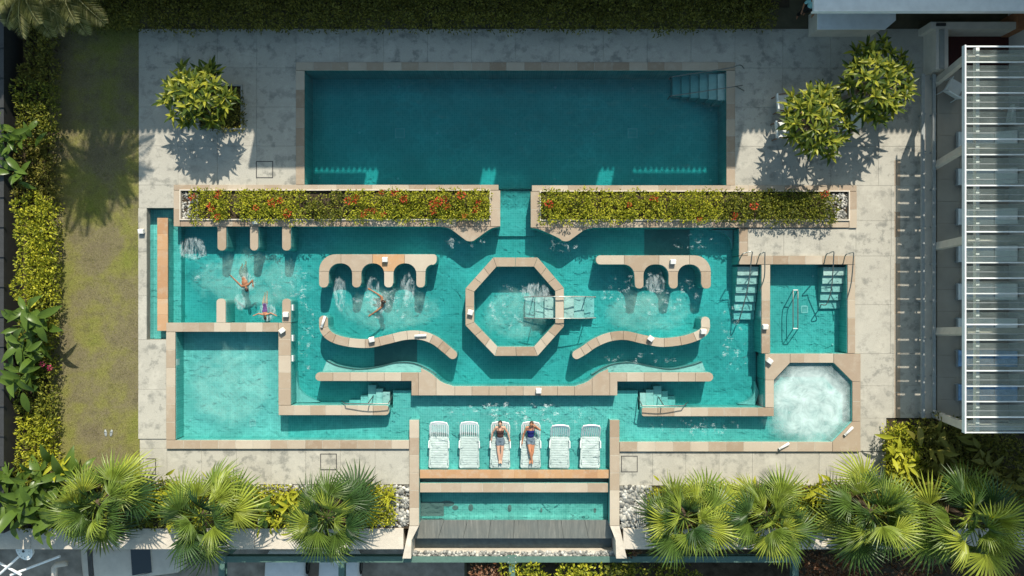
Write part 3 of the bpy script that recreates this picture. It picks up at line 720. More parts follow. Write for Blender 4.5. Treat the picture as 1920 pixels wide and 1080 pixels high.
stairs('small fan of pale steps behind the lower right wall',
       [(1200,737,1211,763,-.36),(1211.3,731,1225,763,-.46),(1225.3,724,1240,763,-.54),(1240.3,733,1252,763,-.66),(1252.3,743,1266,763,-.78)], -.98,
       rails=[[(1204,761,.4),(1245,761,.45),(1282,761,.3)],[(1204,761,.4),(1196,744,-.5)],[(1245,761,.45),(1234,744,-.5)],[(1282,761,.3),(1290,754,-.6)]])
stile = stairs('stile of pale steps with two rails crossing the octagon wall',
       [(1057.5,557,1076,596,-.24),(1076.3,557,1095,596,-.42),(1095.3,557,1114,596,-.6),(1021,557,1040.5,596,-.24),(1003,557,1020.7,596,-.42),(985,557,1002.7,596,-.6)], -.98,
       rails=[[(982,557,.05),(1010,556,.18),(1048,556,.3),(1090,556,.18),(1117,557,.05)],[(982,596,.05),(1010,597,.18),(1048,597,.3),(1090,597,.18),(1117,596,.05)]]
       +[[(x,556,.17),(x,556,-.6)] for x in (1000,1098)]+[[(x,597,.17),(x,597,-.6)] for x in (1000,1098)])
box_px(MB(), 1041.5, 557, 1056.5, 596, CZ+.002, CZ+.05).build('top_plate', 'coping_stone', stile)
par = empty('parallel_bars', W(1491, 580, -.78), 'slim steel exercise bars standing in the small rectangular pool', 'rail')
for x in (1487, 1496): MB().tube([W(x,617,-.75), W(x,614,-.05), W(x,600,.02), W(x,560,.02), W(x,547,-.05), W(x,544,-.75)], .02, 8).build('bar', 'steel', par)
for y in (544, 616): MB().tube([W(1487,y,-.08), W(1496,y,-.08)], .02, 6).build('cross_bar', 'white_plastic', par)
# ------------------------------------------------------------------ lamps on the walls
def box_lamp(x, y, rz, label, base=CZ):
    p = W(x, y, base+.12); r = empty('floodlight', (p.x, p.y, base), label, 'lamp', 'box floodlights round the pool', rz=R(rz)); r.scale = (.86,)*3
    T = Matrix.Rotation(R(-14), 4, 'X')
    link('housing', lamp_h, r); link('lens', lamp_l, r); link('bracket', lamp_b, r)
    return r
T = Matrix.Translation((0, 0, .14)) @ Matrix.Rotation(R(16), 4, 'X')
lamp_h = MB().cbox((-.12,-.085,-.10),(.12,.105,.10), .012, T).mesh('housing', 'lamp_white')
lamp_l = MB().box((-.095,-.09,-.075),(.095,-.0851,.075), T).mesh('lens', 'dark_metal')
lamp_b = MB().box((-.035,-.03,0),(.035,.03,.06)).mesh('bracket', 'dark_metal')
for x, y, rz, lab, b in ((265,434,0,'white box floodlight at the deck edge beside the lawn',.0),(479,416,0,'white box floodlight on the left planter above its middle spur',CZ),
    (722,487,0,'white box floodlight on the rust-stained tile of the left comb wall',CZ),(536,590,0,'white box floodlight on the short spur near the purple swimmer',CZ),
    (529,620,35,'tilted white box floodlight on the corner of the square plunge pool',CZ),(697,637,12,'white box floodlight low on the left wave wall',CZ),
    (882,586,-15,'white box floodlight on the left side of the octagon',CZ),(1262,491,0,'white box floodlight on the right comb wall',CZ),
    (1435,613,0,'white box floodlight between large pool and small rectangular pool',CZ),(1220,635,-35,'tilted white box floodlight on the right wave wall',CZ),
    (1319,622,0,'white box floodlight at the upper end of the right wave wall',CZ),(1443,677,-35,'tilted white box floodlight at the corner of the bubbling whirlpool',CZ),
    (1010,733,0,'white box floodlight on the long middle wall above the loungers',CZ)): box_lamp(x, y, rz, lab, b)
tube_m = MB().tube([(-.21,0,.07),(.21,0,.07)], .052, 10).mesh('tube', 'lamp_white', True)
cap_m = MB().tube([(-.225,0,.07),(-.208,0,.07)], .056, 10).add(*(lambda m: (m.v, m.f))(MB().tube([(.208,0,.07),(.225,0,.07)], .056, 10))).mesh('end_cap', 'white_plastic')
for x, y, rz, lab in ((607,603,72,'steep white tube lamp on the upper end of the left wave wall'),(789,629,4,'level white tube lamp on the crest of the left wave wall'),
                      (1469,836,30,'slanted white tube lamp on the bottom edge near the whirlpool'),(1590,808,45,'slanted white tube lamp on the whirlpool corner')):
    p = W(x, y, CZ); r = empty('tube_lamp', (p.x, p.y, CZ), lab, 'lamp', 'tube lamps round the pool', rz=R(rz)); link('tube', tube_m, r); link('end_cap', cap_m, r)
    MB().box((-.06,-.03,0),(.06,.03,.03)).build('bracket', 'dark_metal', r, world=False)
# underwater lights on the divider walls
for i, (x, y, lab) in enumerate(((549,577,'small white wall light on the spur right of the purple swimmer'),(549,634,'small white wall light halfway down the plunge pool wall'),(549,672,'small white wall light low on the plunge pool wall'),(1425,588,'small white wall light beside the six pale steps'),(331,679,'small white wall light on the left edge of the plunge pool'))):
    p = W(x, y, -.16); o = MB().cbox((p.x-.025, p.y-.12, -.35), (p.x+.04, p.y+.12, -.06), .02).build('wall_light', 'white_plastic'); tag(o, lab, 'lamp', 'wall lights of the pool')
# ------------------------------------------------------------------ access covers
for x, y, s, z, lab in ((496,318,32,0,'square access cover in the deck below the left flowering tree'),(277,875,31,-.045,'square access cover in the lower left deck corner'),
                        (616,866,31,-.045,'square access cover in the lower deck left of the loungers'),(1180,870,31,-.045,'square access cover in the lower deck right of the loungers')):
    c = W(x, y, z); h = s/PPM/2; r = empty('access_cover', c, lab, 'cover')
    f = MB(); e = .03
    f.box((-h,-h,-.03),(h,-h+e,.006)); f.box((-h,h-e,-.03),(h,h,.006)); f.box((-h,-h+e+.001,-.03),(-h+e,h-e-.001,.006)); f.box((h-e,-h+e+.001,-.03),(h,h-e-.001,.006))
    f.build('frame', 'dark_metal', r, world=False); MB().box((-h+e+.012,-h+e+.012,-.03),(h-e-.012,h-e-.012,.005)).build('plate', 'deck_stone', r, world=False)
# ------------------------------------------------------------------ white plastic loungers in the water
def make_lounger(back):
    root = empty('sun_lounger', (0, 0, 0)); w = .355
    L = -.95                                   # local: y from .95 (head) to -.95 (feet), z 0 = water
    def rail(s): return MB().tube([(s*w,.25,-.03),(s*w,-.60,-.03),(s*(w+.015),-.68,-.035),(s*(w+.02),-.90,-.05),(s*(w-.04),-.95,-.055)], .032, 8)
    for s in (-1, 1): rail(s).build('side_rail', 'white_plastic', root, False)
    for k in range(13):
        y = .24-k*.093; m = MB().cbox((-w+.03,y-.042,-.05),(w-.03,y+.042,-.015-.003*(k % 2)), .008); m.build('seat_slat', 'white_plastic', root, False)
    ca, sa = math.cos(R(back)), math.sin(R(back)); M = Matrix.Translation((0,.28,-.03)) @ Matrix.Rotation(R(back), 4, 'X')
    for k in range(8):
        x = -w+.075+k*(2*w-.15)/7; MB().cbox((x-.024,0,-.012),(x+.024,.57,.012), .006, M).build('back_slat', 'white_plastic', root, False)
    pts = [M @ Vector(p) for p in ((-w,0,0),(-w+.005,.5,0),(-w+.05,.62,0),(-.15,.665,0),(0,.675,0),(.15,.665,0),(w-.05,.62,0),(w-.005,.5,0),(w,0,0))]
    MB().tube(pts, .03, 8).build('back_frame', 'white_plastic', root, False)
    MB().cbox((-w+.05,.555,-.014),(w-.05,.66,.014), .01, M).build('head_panel', 'white_plastic', root, False)
    for s in (-1, 1):
        MB().tube([(s*w,.15,-.03),(s*(w+.035),.12,.10),(s*(w+.04),-.12,.11),(s*(w+.01),-.22,-.03)], .024, 8).build('armrest', 'white_plastic', root, False)
        for y in (-.72, .2): MB().tube([(s*(w-.02),y,-.05),(s*(w+.01),y-.02,-.36)], .03, 8).build('leg', 'white_plastic', root, False)
    MB().cbox((-w-.02,-.97,-.09),(w+.02,-.84,-.035), .02).build('foot_panel', 'white_plastic', root, False)
    return root
labs = ('empty white plastic lounger nearest the left lounger-bay wall', 'empty white plastic lounger just left of the woman in brown', 'white plastic lounger carrying the woman in the brown top',
        'white plastic lounger carrying the woman in the navy top', 'empty white plastic lounger just right of the woman in navy', 'empty white plastic lounger nearest the right lounger-bay wall')
for i, x in enumerate((823, 880, 938, 995, 1049.5, 1107)):
    o = make_lounger(22 if i < 4 else 38); p = W(x, 833, WZ); o.location = (p.x, p.y, WZ-.045); o.rotation_euler.z = R(rnd.uniform(-1, 1))
    tag(o, labs[i], 'lounger', 'white loungers standing in the shallow water')
# ------------------------------------------------------------------ terrace and pergola on the right
PZ = 3.4
tf = MB(); body_rect(tf, 1757, 130, 1925, 790, 0.012, inset=0); terrace = struct('terrace', tf, 'deck_joint')
slab_grid(terrace, 1757, 130, 1925, 790, 0.0, 42, 'terrace_tile', 'floor_tile')
pp = empty('parapet', G(1746, 462, 0), 'long low grey parapet with steel rails between deck and terrace', 'parapet')
box_px(MB(), 1733, 138, 1752, 784, -.3, .10).build('base', 'cream_paint', pp)
for x, z in ((1731, .55), (1752, .50)):
    a, b = W(x-3, 784, z), W(x+3, 138, z); MB().box((a.x, a.y, z-.08), (b.x, b.y, z)).build('rail', 'grey_metal', pp)
for k in range(10):
    for x in (1730, 1750):
        p = W(x, 145+k*70, .3); MB().box((p.x-.03, p.y-.03, .0), (p.x+.03, p.y+.03, .46)).build('post', 'grey_metal', pp)
per = empty('pergola', W(1850, 450, 0), 'glass-roofed pergola with white bars over the terrace loungers', 'pergola')
ys = [88+28.9*k for k in range(26)]; XR = 18.9; xl = W(1810, 0, PZ).x
for k, y in enumerate(ys):
    yy = W(0, y, PZ).y; h = .05 if k % 2 else .07
    MB().box((xl, yy-.022, PZ), (XR, yy+.022, PZ+h)).build('roof_bar', 'bar_grey' if k % 3 else 'white_paint', per)
    if k < 25:
        y2 = W(0, ys[k+1], PZ).y; MB().box((xl+.03, y2+.037, PZ+.012), (XR, yy-.115, PZ+.028)).build('pane', 'roof_glass', per)
        MB().box((xl+.05, yy+(y2-yy)*.6-.011, PZ+.029), (XR, yy+(y2-yy)*.6+.011, PZ+.04)).build('batten', 'grey_metal', per)
MB().box((xl-.05, W(0,812,PZ).y, PZ-.12), (xl-.002, W(0,85,PZ).y, PZ+.06)).build('edge_beam', 'white_paint', per)
xb = W(1831, 0, PZ-.2).x; MB().box((xb-.06, W(0,810,PZ).y, PZ-.3), (xb+.06, W(0,86,PZ).y, PZ-.13)).build('long_beam', 'white_paint', per)
def beam(a, b, w, h):
    a, b = Vector(a), Vector(b); d = (b-a); L = d.length; q = d.to_track_quat('X', 'Z').to_matrix().to_4x4()
    return MB().box((0,-w/2,-h/2), (L,w/2,h/2), Matrix.Translation(a) @ q)
for (y0, y1) in ((157,108),(312,276),(463,450),(622,621),(776,800)):
    beam(W(1752,y0,.1), W(1812,y1,PZ-.25), .28, .16).build('support_arm', 'cream_paint', per)
    beam(W(1812,y1,PZ-.25)-Vector((0,0,.002)), W(1812,y1,PZ-.25)+Vector((4,0,-.002)), .22, .16).build('rafter', 'cream_paint', per)
def terrace_lounger(y, label, towel=False):
    p = W(1850, y, .35); r = empty('terrace_lounger', (p.x, p.y, 0), label, 'lounger', 'cushioned loungers in a row under the pergola')
    MB().box((-1.1,-.34,.2),(.95,.34,.26)).build('frame', 'grey_metal', r, False)
    for sx in (-1.0, .85):
        for sy in (-.28, .28): MB().box((sx-.03,sy-.03,0),(sx+.03,sy+.03,.2)).build('leg', 'grey_metal', r, False)
    MB().cbox((-1.05,-.31,.262),(.3,.31,.36), .03).build('seat_cushion', 'blue_towel' if towel else 'cushion', r, False)
    MB().cbox((0,-.31,-.05),(.75,.31,.05), .03, Matrix.Translation((.32,0,.33)) @ Matrix.Rotation(R(-24),4,'Y')).build('back_cushion', 'blue_towel' if towel else 'cushion', r, False)
order = ('first','second','third','fourth','fifth','sixth')
for i, y in enumerate((262,331,406,476,547,612)): terrace_lounger(y, 'pale cushioned lounger under the pergola, %s from the top of the picture' % order[i])
terrace_lounger(672, 'blue-covered lounger under the pergola, the upper of two', True); terrace_lounger(736, 'blue-covered lounger under the pergola, lowest of the row', True)
def armchair(x, y, rz, label, m1, m2, z0=0.0, name='armchair'):
    p = W(x, y, .45); r = empty(name, (p.x, p.y, z0), label, 'chair', rz=R(rz))
    MB().cbox((-.3,-.3,.36),(.3,.3,.44), .02).build('seat', m1, r, False)
    MB().cbox((-.3,.0,0),(.3,.06,.5), .01, Matrix.Translation((0,.27,.42)) @ Matrix.Rotation(R(-14),4,'X')).build('backrest', m1, r, False)
    for s in (-1, 1):
        MB().tube([(s*.31,.27,.62),(s*.33,-.1,.64),(s*.31,-.28,.6),(s*.3,-.3,0)], .022, 6).build('armrest', m2, r, False)
        MB().tube([(s*.3,.28,.4),(s*.31,.34,0)], .022, 6).build('leg', m2, r, False)
armchair(1790, 165, 150, 'white armchair in the top corner of the terrace', 'white_plastic', 'white_plastic')
armchair(1905, 218, 80, 'white armchair glimpsed through the pergola glass', 'white_plastic', 'white_plastic')
# furniture beneath the right-hand tree
armchair(1472, 193, 95, 'white armchair at the upper left of the right tree', 'white_plastic', 'wood_brown')
armchair(1470, 243, 95, 'white armchair at the lower left of the right tree', 'white_plastic', 'wood_brown')
armchair(1585, 232, -80, 'white armchair half hidden right of the leafy crown', 'white_plastic', 'wood_brown')
tb = empty('garden_table', (*W(1520,222,.7).xy, 0), 'low brown table hidden under the right leafy tree', 'table')
MB().cbox((-.45,-.35,.66),(.45,.35,.71), .01).build('table_top', 'wood_brown', tb, False)
for sx in (-.38,.38):
    for sy in (-.28,.28): MB().box((sx-.03,sy-.03,0),(sx+.03,sy+.03,.66)).build('leg', 'wood_brown', tb, False)
# ------------------------------------------------------------------ bar corner at the top right
ct = empty('bar_counter', W(1606, 38, 0), 'pale bar counter with a clipped corner under the white roof edge', 'counter')
MB().prism([tuple(W(x,y,1.05).xy) for x, y in ((1536,10),(1676,10),(1676,36),(1657,52),(1536,52))], 0, 1.0).build('body', 'cream_paint', ct)
MB().prism([tuple(W(x,y,1.05).xy) for x, y in ((1533,8),(1680,8),(1680,38),(1660,55),(1533,55))], 1.002, 1.05, .008).build('counter_top', 'white_paint', ct)
pr = empty('pavilion_roof', W(1725, 0, 0), 'flat white roof edge across the top right corner', 'roof')
a, b = W(1526, 19, 3.0), W(1990, -145, 3.0)
MB().box((a.x, a.y, 2.86), (b.x, b.y, 3.0)).build('roof_slab', 'white_paint', pr)
MB().box((a.x-.03, a.y-.05, 2.8), (b.x, a.y-.002, 3.04)).build('fascia', 'white_paint', pr)
for xx in (a.x+.3, b.x-2.5): MB().box((xx, b.y-.4, 0), (xx+.2, b.y-.2, 2.858)).build('post', 'white_paint', pr)
ew = empty('entrance_wall', W(1800, 70, 0), 'cream framed entrance recess with dark red floor at top right', 'wall')
box_px(MB(), 1745, 41, 1908, 54, -.05, .9).build('back_wall', 'cream_paint', ew)
box_px(MB(), 1755, 54.3, 1778, 130, -.05, .9).build('side_wall', 'cream_paint', ew)
box_px(MB(), 1762, 55, 1771, 128, .902, .95).build('wall_cap', 'grey_paint', ew)
box_px(MB(), 1908.4, 20, 1925, 54, -.05, 1.0).build('side_panel', 'terracotta', ew)
box_px(MB(), 1757, 43, 1774, 48, .902, .98).build('light_fitting', 'dark_metal', ew)
box_px(MB(), 1758, 48, 1925, 129, -.2, .012).build('floor_mat', 'dark_red', ew)
# ------------------------------------------------------------------ buildings that stand just outside the picture and throw the shade
nb = empty('building', (0, 15, 0), 'tall pale building north of the pool', 'building')
NY = 13.0; H0 = 6.95
MB().box((-22, NY+.3, -.05), (18.6, 24, H0-.35)).build('wall', 'facade', nb)
rf = MB().box((-22.4, NY, H0-.3), (18.9, 24.4, H0)).build('roof', 'terracotta', nb)
for k in range(187):
    xx = -22.3+k*.22; MB().tube([(xx,NY-.04,H0+.02),(xx,NY+1.2,H0+.25)], .085, 8).build('roof_tile', 'terracotta', rf, True)
def sh(px_, h): return (px_-960)/PPM + .2*h/1.02      # x that throws its shadow on this deck point
def par_panel(p0, p1, z0, z1): MB().box((sh(p0,8), NY-.03, z0), (sh(p1,8), NY+.12, z1)).build('parapet_panel', 'facade', nb)
ZT = H0+1.52
par_panel(470, 578, H0-.1, ZT); par_panel(578.5, 680, H0+.32, ZT); par_panel(704, 906, H0-.1, ZT); par_panel(934, 1134, H0-.1, ZT); par_panel(1164, 1200, H0-.1, ZT); par_panel(1200.5, 1345, H0+.32, ZT); par_panel(1345.5, 1384, H0-.1, ZT)
for k in range(7):
    for zz in (1.0, 4.0):
        xx = -13.5+k*4.4; w_ = MB().box((xx, NY+.24, zz), (xx+1.6, NY+.299, zz+1.5)).build('window', 'white_paint', nb); MB().box((xx+.1, NY+.22, zz+.1), (xx+1.5, NY+.239, zz+1.4)).build('pane', 'car_glass', w_)
eb = empty('building', (24, 0, 0), 'tall pale building east of the terrace', 'building')
MB().box((19.4, -5.4, -.05), (30, 28, 15.1)).build('wall', 'facade', eb)
MB().box((19.1, -5.7, 15.1), (30.3, 28.3, 15.4)).build('roof', 'facade', eb)
for k in range(5):
    for zz in (4.6, 7.8, 11.0):
        yy = -4.5+k*3.4; w_ = MB().box((19.34, yy, zz), (19.399, yy+1.6, zz+1.6)).build('window', 'white_paint', eb); MB().box((19.32, yy+.1, zz+.1), (19.339, yy+1.5, zz+1.5)).build('pane', 'car_glass', w_)
# ------------------------------------------------------------------ left boundary
lw = empty('boundary_wall', W(8, 500, 0), 'grey boundary wall with dark rail along the left edge', 'wall')
box_px(MB(), -60, -60, 7, 1000, -.2, 1.1, 1.1).build('wall_body', 'dark_metal', lw)
box_px(MB(), 8, -60, 23, 880, -.2, .5, .5).build('ledge', 'grey_paint', lw)
for k in range(16): box_px(MB(), -60, 30+k*56, 9, 34+k*56, 1.102, 1.16, 1.1).build('cross_bar', 'dark_metal', lw)
# ------------------------------------------------------------------ south garden wall, steel frame, street
for x0, x1, lab in ((-80, 757, 'cream garden wall top along the lower left edge'), (1168, 2000, 'cream garden wall top along the lower right edge')):
    r = empty('garden_wall', W((x0+x1)/2, 1012, LOW), lab, 'wall'); n = 6; 
    a, b = G(x0, 1029), G(x1, 990); MB().box((a.x+.02, a.y+.02, LOW), (b.x-.02, b.y-.02, -.012)).build('wall_body', 'pale_wall', r)
    for k in range(n):
        xa = a.x+(b.x-a.x)*k/n; xb = a.x+(b.x-a.x)*(k+1)/n; MB().cbox((xa+.006, a.y, -.01), (xb-.006, b.y, .06), .01).build('cap_stone', 'pale_wall', r)
sf = empty('steel_frame', W(960, 1048, LOW), 'long dark green steel beam with bolted joints along the bottom edge', 'beam')
zb = -.7
def ibeam(a, b, name):
    d = Vector(b)-Vector(a); q = Matrix.Translation(a) @ d.to_track_quat('X', 'Z').to_matrix().to_4x4(); L = d.length; m = MB()
    m.box((0,-.12,-.03),(L,.12,0), q); m.box((0,-.12,-.30),(L,.12,-.27), q); m.box((0,-.012,-.269),(L,.012,-.031), q); m.build(name, 'green_steel', sf)
xs = [415, 640, 960, 1492]
for k in range(3): ibeam(W(xs[k]+9, 1049, zb), W(xs[k+1]-9, 1049, zb), 'beam')
for x in xs:
    p = W(x, 1049, zb); MB().box((p.x-.2, p.y-.15, zb-.3), (p.x+.2, p.y+.15, zb+.02)).build('joint_plate', 'green_steel', sf)
    for dx in (-.14, .14):
        for dy in (-.09, .09): MB().cyl((p.x+dx, p.y+dy, zb+.02), .022, .02, 8).build('bolt', 'grey_metal', sf)
    ibeam(p-Vector((0, .16, .02)), p-Vector((0, 4, .02)), 'cross_beam')
    MB().box((p.x-.1, p.y-.1, LOW), (p.x+.1, p.y+.1, zb-.31)).build('column', 'green_steel', sf)
a, b = G(-100, 0).x, G(2000, 0).x
struct('street', MB().box((a-30, Yb-14, LOW-.1), (G(860,0).x, Yb-.5, LOW+.01)), 'asphalt')
struct('flower_bed', MB().box((G(865,0).x, Yb-6, LOW-.1), (b+10, Yb-.1, LOW+.03)), 'soil')
def car(x, y, rz, label, mat, L=4.3, Wd=1.75):
    p = W(x, y, LOW+1.3); r = empty('parked_car', (p.x, p.y, LOW+.01), label, 'car', rz=R(rz))
    def loft(secs, nm, m_):
        m = MB(); n = len(secs[0])
        for s in secs: m.v += [tuple(v) for v in s]
        for i in range(len(secs)-1):
            for k in range(n-1): m.f.append((i*n+k, i*n+k+1, (i+1)*n+k+1, (i+1)*n+k))
        m.f.append(tuple(range(n-1, -1, -1))); m.f.append(tuple((len(secs)-1)*n+k for k in range(n)))
        return m.build(nm, m_, r, False, True)
    def sec(xx, w, z0, z1): return [(xx,-w,z0),(xx,-w*1.0,z1-.12),(xx,-w*.93,z1-.03),(xx,-w*.5,z1),(xx,0,z1+.012),(xx,w*.5,z1),(xx,w*.93,z1-.03),(xx,w,z1-.12),(xx,w,z0)]
    h = Wd/2
    loft([sec(-L/2,h*.82,.35,.75),sec(-L/2+.15,h*.96,.25,.88),sec(-.9,h,.22,.95),sec(.6,h,.22,.95),sec(L/2-.25,h*.95,.25,.84),sec(L/2,h*.8,.35,.66)], 'body', mat)
    loft([sec(-1.75,h*.80,.9,.93),sec(-1.3,h*.80,.9,1.34),sec(-.4,h*.80,.9,1.43),sec(.25,h*.79,.9,1.38),sec(.95,h*.78,.9,.93)], 'cabin', mat)
    MB().add([(.30,-.60,1.385),(.30,.60,1.385),(.93,.64,.985),(.93,-.64,.985)], [(0,3,2,1)]).build('windscreen', 'car_glass', r, False)
    MB().add([(-1.36,-.6,1.335),(-1.36,.6,1.335),(-1.76,.64,.985),(-1.76,-.64,.985)], [(0,1,2,3)]).build('rear_window', 'car_glass', r, False)
    for sx in (-1.35, 1.35):
        for sy in (-1, 1):
            w_ = MB().tube([(sx, sy*(h-.2), .32), (sx, sy*(h+.01), .32)], .32, 18).build('wheel', 'black', r, False); MB().tube([(sx, sy*(h+.012), .32), (sx, sy*(h+.02), .32)], .19, 14).build('rim', 'steel', w_, False)
    for sy in (-1, 1):
        MB().ell((L/2-.12, sy*h*.66, .62), (.1,.18,.08)).build('headlight', 'white_paint', r, False); MB().cbox((.55, sy*(h+.1)-.08, .9), (.72, sy*(h+.1)+.08, 1.02), .03).build('mirror', mat, r, False)
car(527, 1138, 90, 'white car parked under the green beam, the left one', 'white_paint'); car(630, 1138, 90, 'white car parked under the green beam, next to the column', 'white_paint')
car(235, 1052, 4, 'beige car parked below the wall at lower left', 'cream_paint')
# round white dish lamp on struts, lower left corner
dl = empty('dish_lamp', W(45, 1033, -.6), 'round white dish lamp on white struts in the lower left corner', 'lamp')
p = W(45, 1033, -.4); Tt = Matrix.Translation(p) @ Matrix.Rotation(R(-14), 4, 'Y') @ Matrix.Rotation(R(12), 4, 'X')
def tmb(mb): mb.v = [tuple(Tt @ Vector(v)) for v in mb.v]; return mb
tmb(MB().cyl((0,0,-.16), .34, .16, 28, .40)).build('shade', 'white_paint', dl); tmb(MB().cyl((0,0,.002), .33, .02, 28)).build('face', 'white_plastic', dl); tmb(MB().cyl((0,0,.024), .05, .03, 12)).build('hub', 'dark_metal', dl)
for k in range(12): tmb(MB().box((-.012,.24,.024),(.012,.29,.03), Matrix.Rotation(R(30*k),4,'Z'))).build('mark', 'grey_metal', dl)
for a_, b_ in (((-10,1085,-1.2),(36,1043,-.55)),((20,1078,-1.2),(112,1043,-.9)),((-10,1050,-.8),(40,1078,-1.0)),((-5,1015,-.5),(28,1022,-.5))): MB().tube([W(*a_), W(*b_)], .05, 8).build('strut', 'white_paint', dl)
for dx, rz_ in ((-.1, 8), (.12, -10)):
    q = G(203, 812); o = MB().ell((0,0,.02), (.055,.14,.02), 12, 6).build('sandal_sole', 'grey_metal', None, False)
    o.name = 'sandal'; o.location = (q.x+dx, q.y, -.01); o.rotation_euler.z = R(rz_); tag(o, 'pale grey sandal on the lawn, the %s of the pair' % ('left' if dx < 0 else 'right'), 'sandal', 'pair of sandals on the lawn')
    MB().tube([(-.05,.03,.03),(0,.06,.07),(.05,.03,.03)], .012, 6).build('strap', 'grey_metal', o, False)
pipe = MB().tube([W(102,1085,-1.5), W(102,1064,-1.5), W(106,1059,-1.5), W(125,1056,-1.5)], .12, 10).build('vent_pipe', 'cream_paint', smooth=True); tag(pipe, 'bent beige vent pipe below the lower left wall', 'pipe')
# ------------------------------------------------------------------ vegetation
def leaf_mesh(name, P, D, ln, wd, mat, fold=0.25):
    """P base points, D directions: one folded leaf of two faces at each point"""
    n = len(P); D = D/np.linalg.norm(D, axis=1, keepdims=True)
    rv = nrg.normal(size=(n, 3)); S = np.cross(D, rv*.5+np.array([0, 0, 1.0])); S /= np.linalg.norm(S, axis=1, keepdims=True)+1e-9
    N = np.cross(S, D); ln = ln*nrg.uniform(.65, 1.25, n)[:, None]; wd = wd*nrg.uniform(.75, 1.2, n)[:, None]
    v = np.stack([P, P+D*ln*.5+S*wd*.5+N*wd*fold, P+D*ln-np.array([0, 0, 1])*ln*.12, P+D*ln*.5-S*wd*.5+N*wd*fold], 1).reshape(-1, 3)
    i = np.arange(n)*4; f = np.concatenate([np.stack([i, i+1, i+2], 1), np.stack([i, i+2, i+3], 1)])
    return np_mesh(name, v, f, mat)
def clumps(C, rad, n_each, squash=.8):
    C = np.asarray(C, float); K = len(C); d = nrg.normal(size=(K, n_each, 3)); d[..., 2] = np.abs(d[..., 2])*1.0-.25
    d /= np.linalg.norm(d, axis=2, keepdims=True); r = np.asarray(rad)[:, None, None]*nrg.uniform(.55, 1.08, (K, n_each, 1))
    P = C[:, None, :]+d*r*np.array([1, 1, squash]); D = d+nrg.normal(size=d.shape)*.55+np.array([0, 0, .25])
    return P.reshape(-1, 3), D.reshape(-1, 3)
def shrub(name, label, x0, y0, x1, y1, h, mat, leafl=.10, leafw=.05, r=.26, dens=1.0, cat='shrub', group=None, z0=0.0, cover=1.0, flowers=0, fmat='petal_red', stems=3):
    """bushy mass over the picture rectangle at height h"""
    a, b = W(x0, y1, z0+h*.8), W(x1, y0, z0+h*.8); w, d = b.x-a.x, b.y-a.y
    root = empty(name, ((a.x+b.x)/2, (a.y+b.y)/2, z0), label, cat, group)
    nx = max(1, int(w/(r*1.15))); ny = max(1, int(d/(r*1.15))); C = []; rr = []
    for i in range(nx):
        for j in range(ny):
            if rnd.random() > cover: continue
            q = r*rnd.uniform(.65, 1.4)
            C.append((a.x+(i+.5)*w/nx+rnd.uniform(-.3,.3)*r-root.location.x, a.y+(j+.5)*d/ny+rnd.uniform(-.3,.3)*r-root.location.y, max(q*.4, h-q*.8+rnd.uniform(-.75,.2)*r))); rr.append(q)
    ne = max(20, int(dens*95*(r/.26)**2*(.10/leafl)**1.3)); P, D = clumps(C, rr, ne)
    # inner leaves closer to the soil, so gaps are dark and not bare
    k = len(P)//3; Pi = np.stack([nrg.uniform(-w/2, w/2, k), nrg.uniform(-d/2, d/2, k), nrg.uniform(.05, h*.6, k)], 1)
    P = np.concatenate([P, Pi]); D = np.concatenate([D, nrg.normal(size=(k, 3))+np.array([0, 0, .6])])
    link('foliage', leaf_mesh('foliage', P, D, leafl, leafw, mat), root)
    for s in range(stems):
        c = C[rnd.randrange(len(C))]; MB().tube([(c[0]*.8, c[1]*.8, 0), (c[0]*.9, c[1]*.9, c[2]*.5), c], [.03, .022, .01], 6).build('stem', 'bark_dark', root, False)
    for s in range(flowers):
        q = rnd.randrange(len(C)); c = Vector(C[q]); o = Vector((rnd.uniform(-.6,.6), rnd.uniform(-.6,.6), .9)).normalized()*rr[q]
        link('flower', FLOWER[fmat][rnd.randrange(3)], root, c+Vector((o.x, o.y, o.z*.85)), (0, 0, rnd.uniform(0, 6)), (rnd.uniform(1.0, 1.9),)*3)
    return root
FLOWER = {}
for fm in ('petal_red', 'petal_pink'):
    FLOWER[fm] = []
    for k in range(3):
        P, D = clumps([(0, 0, 0)], [.075], 26, .7); FLOWER[fm].append(leaf_mesh('flower', P, D, .05, .035, fm))
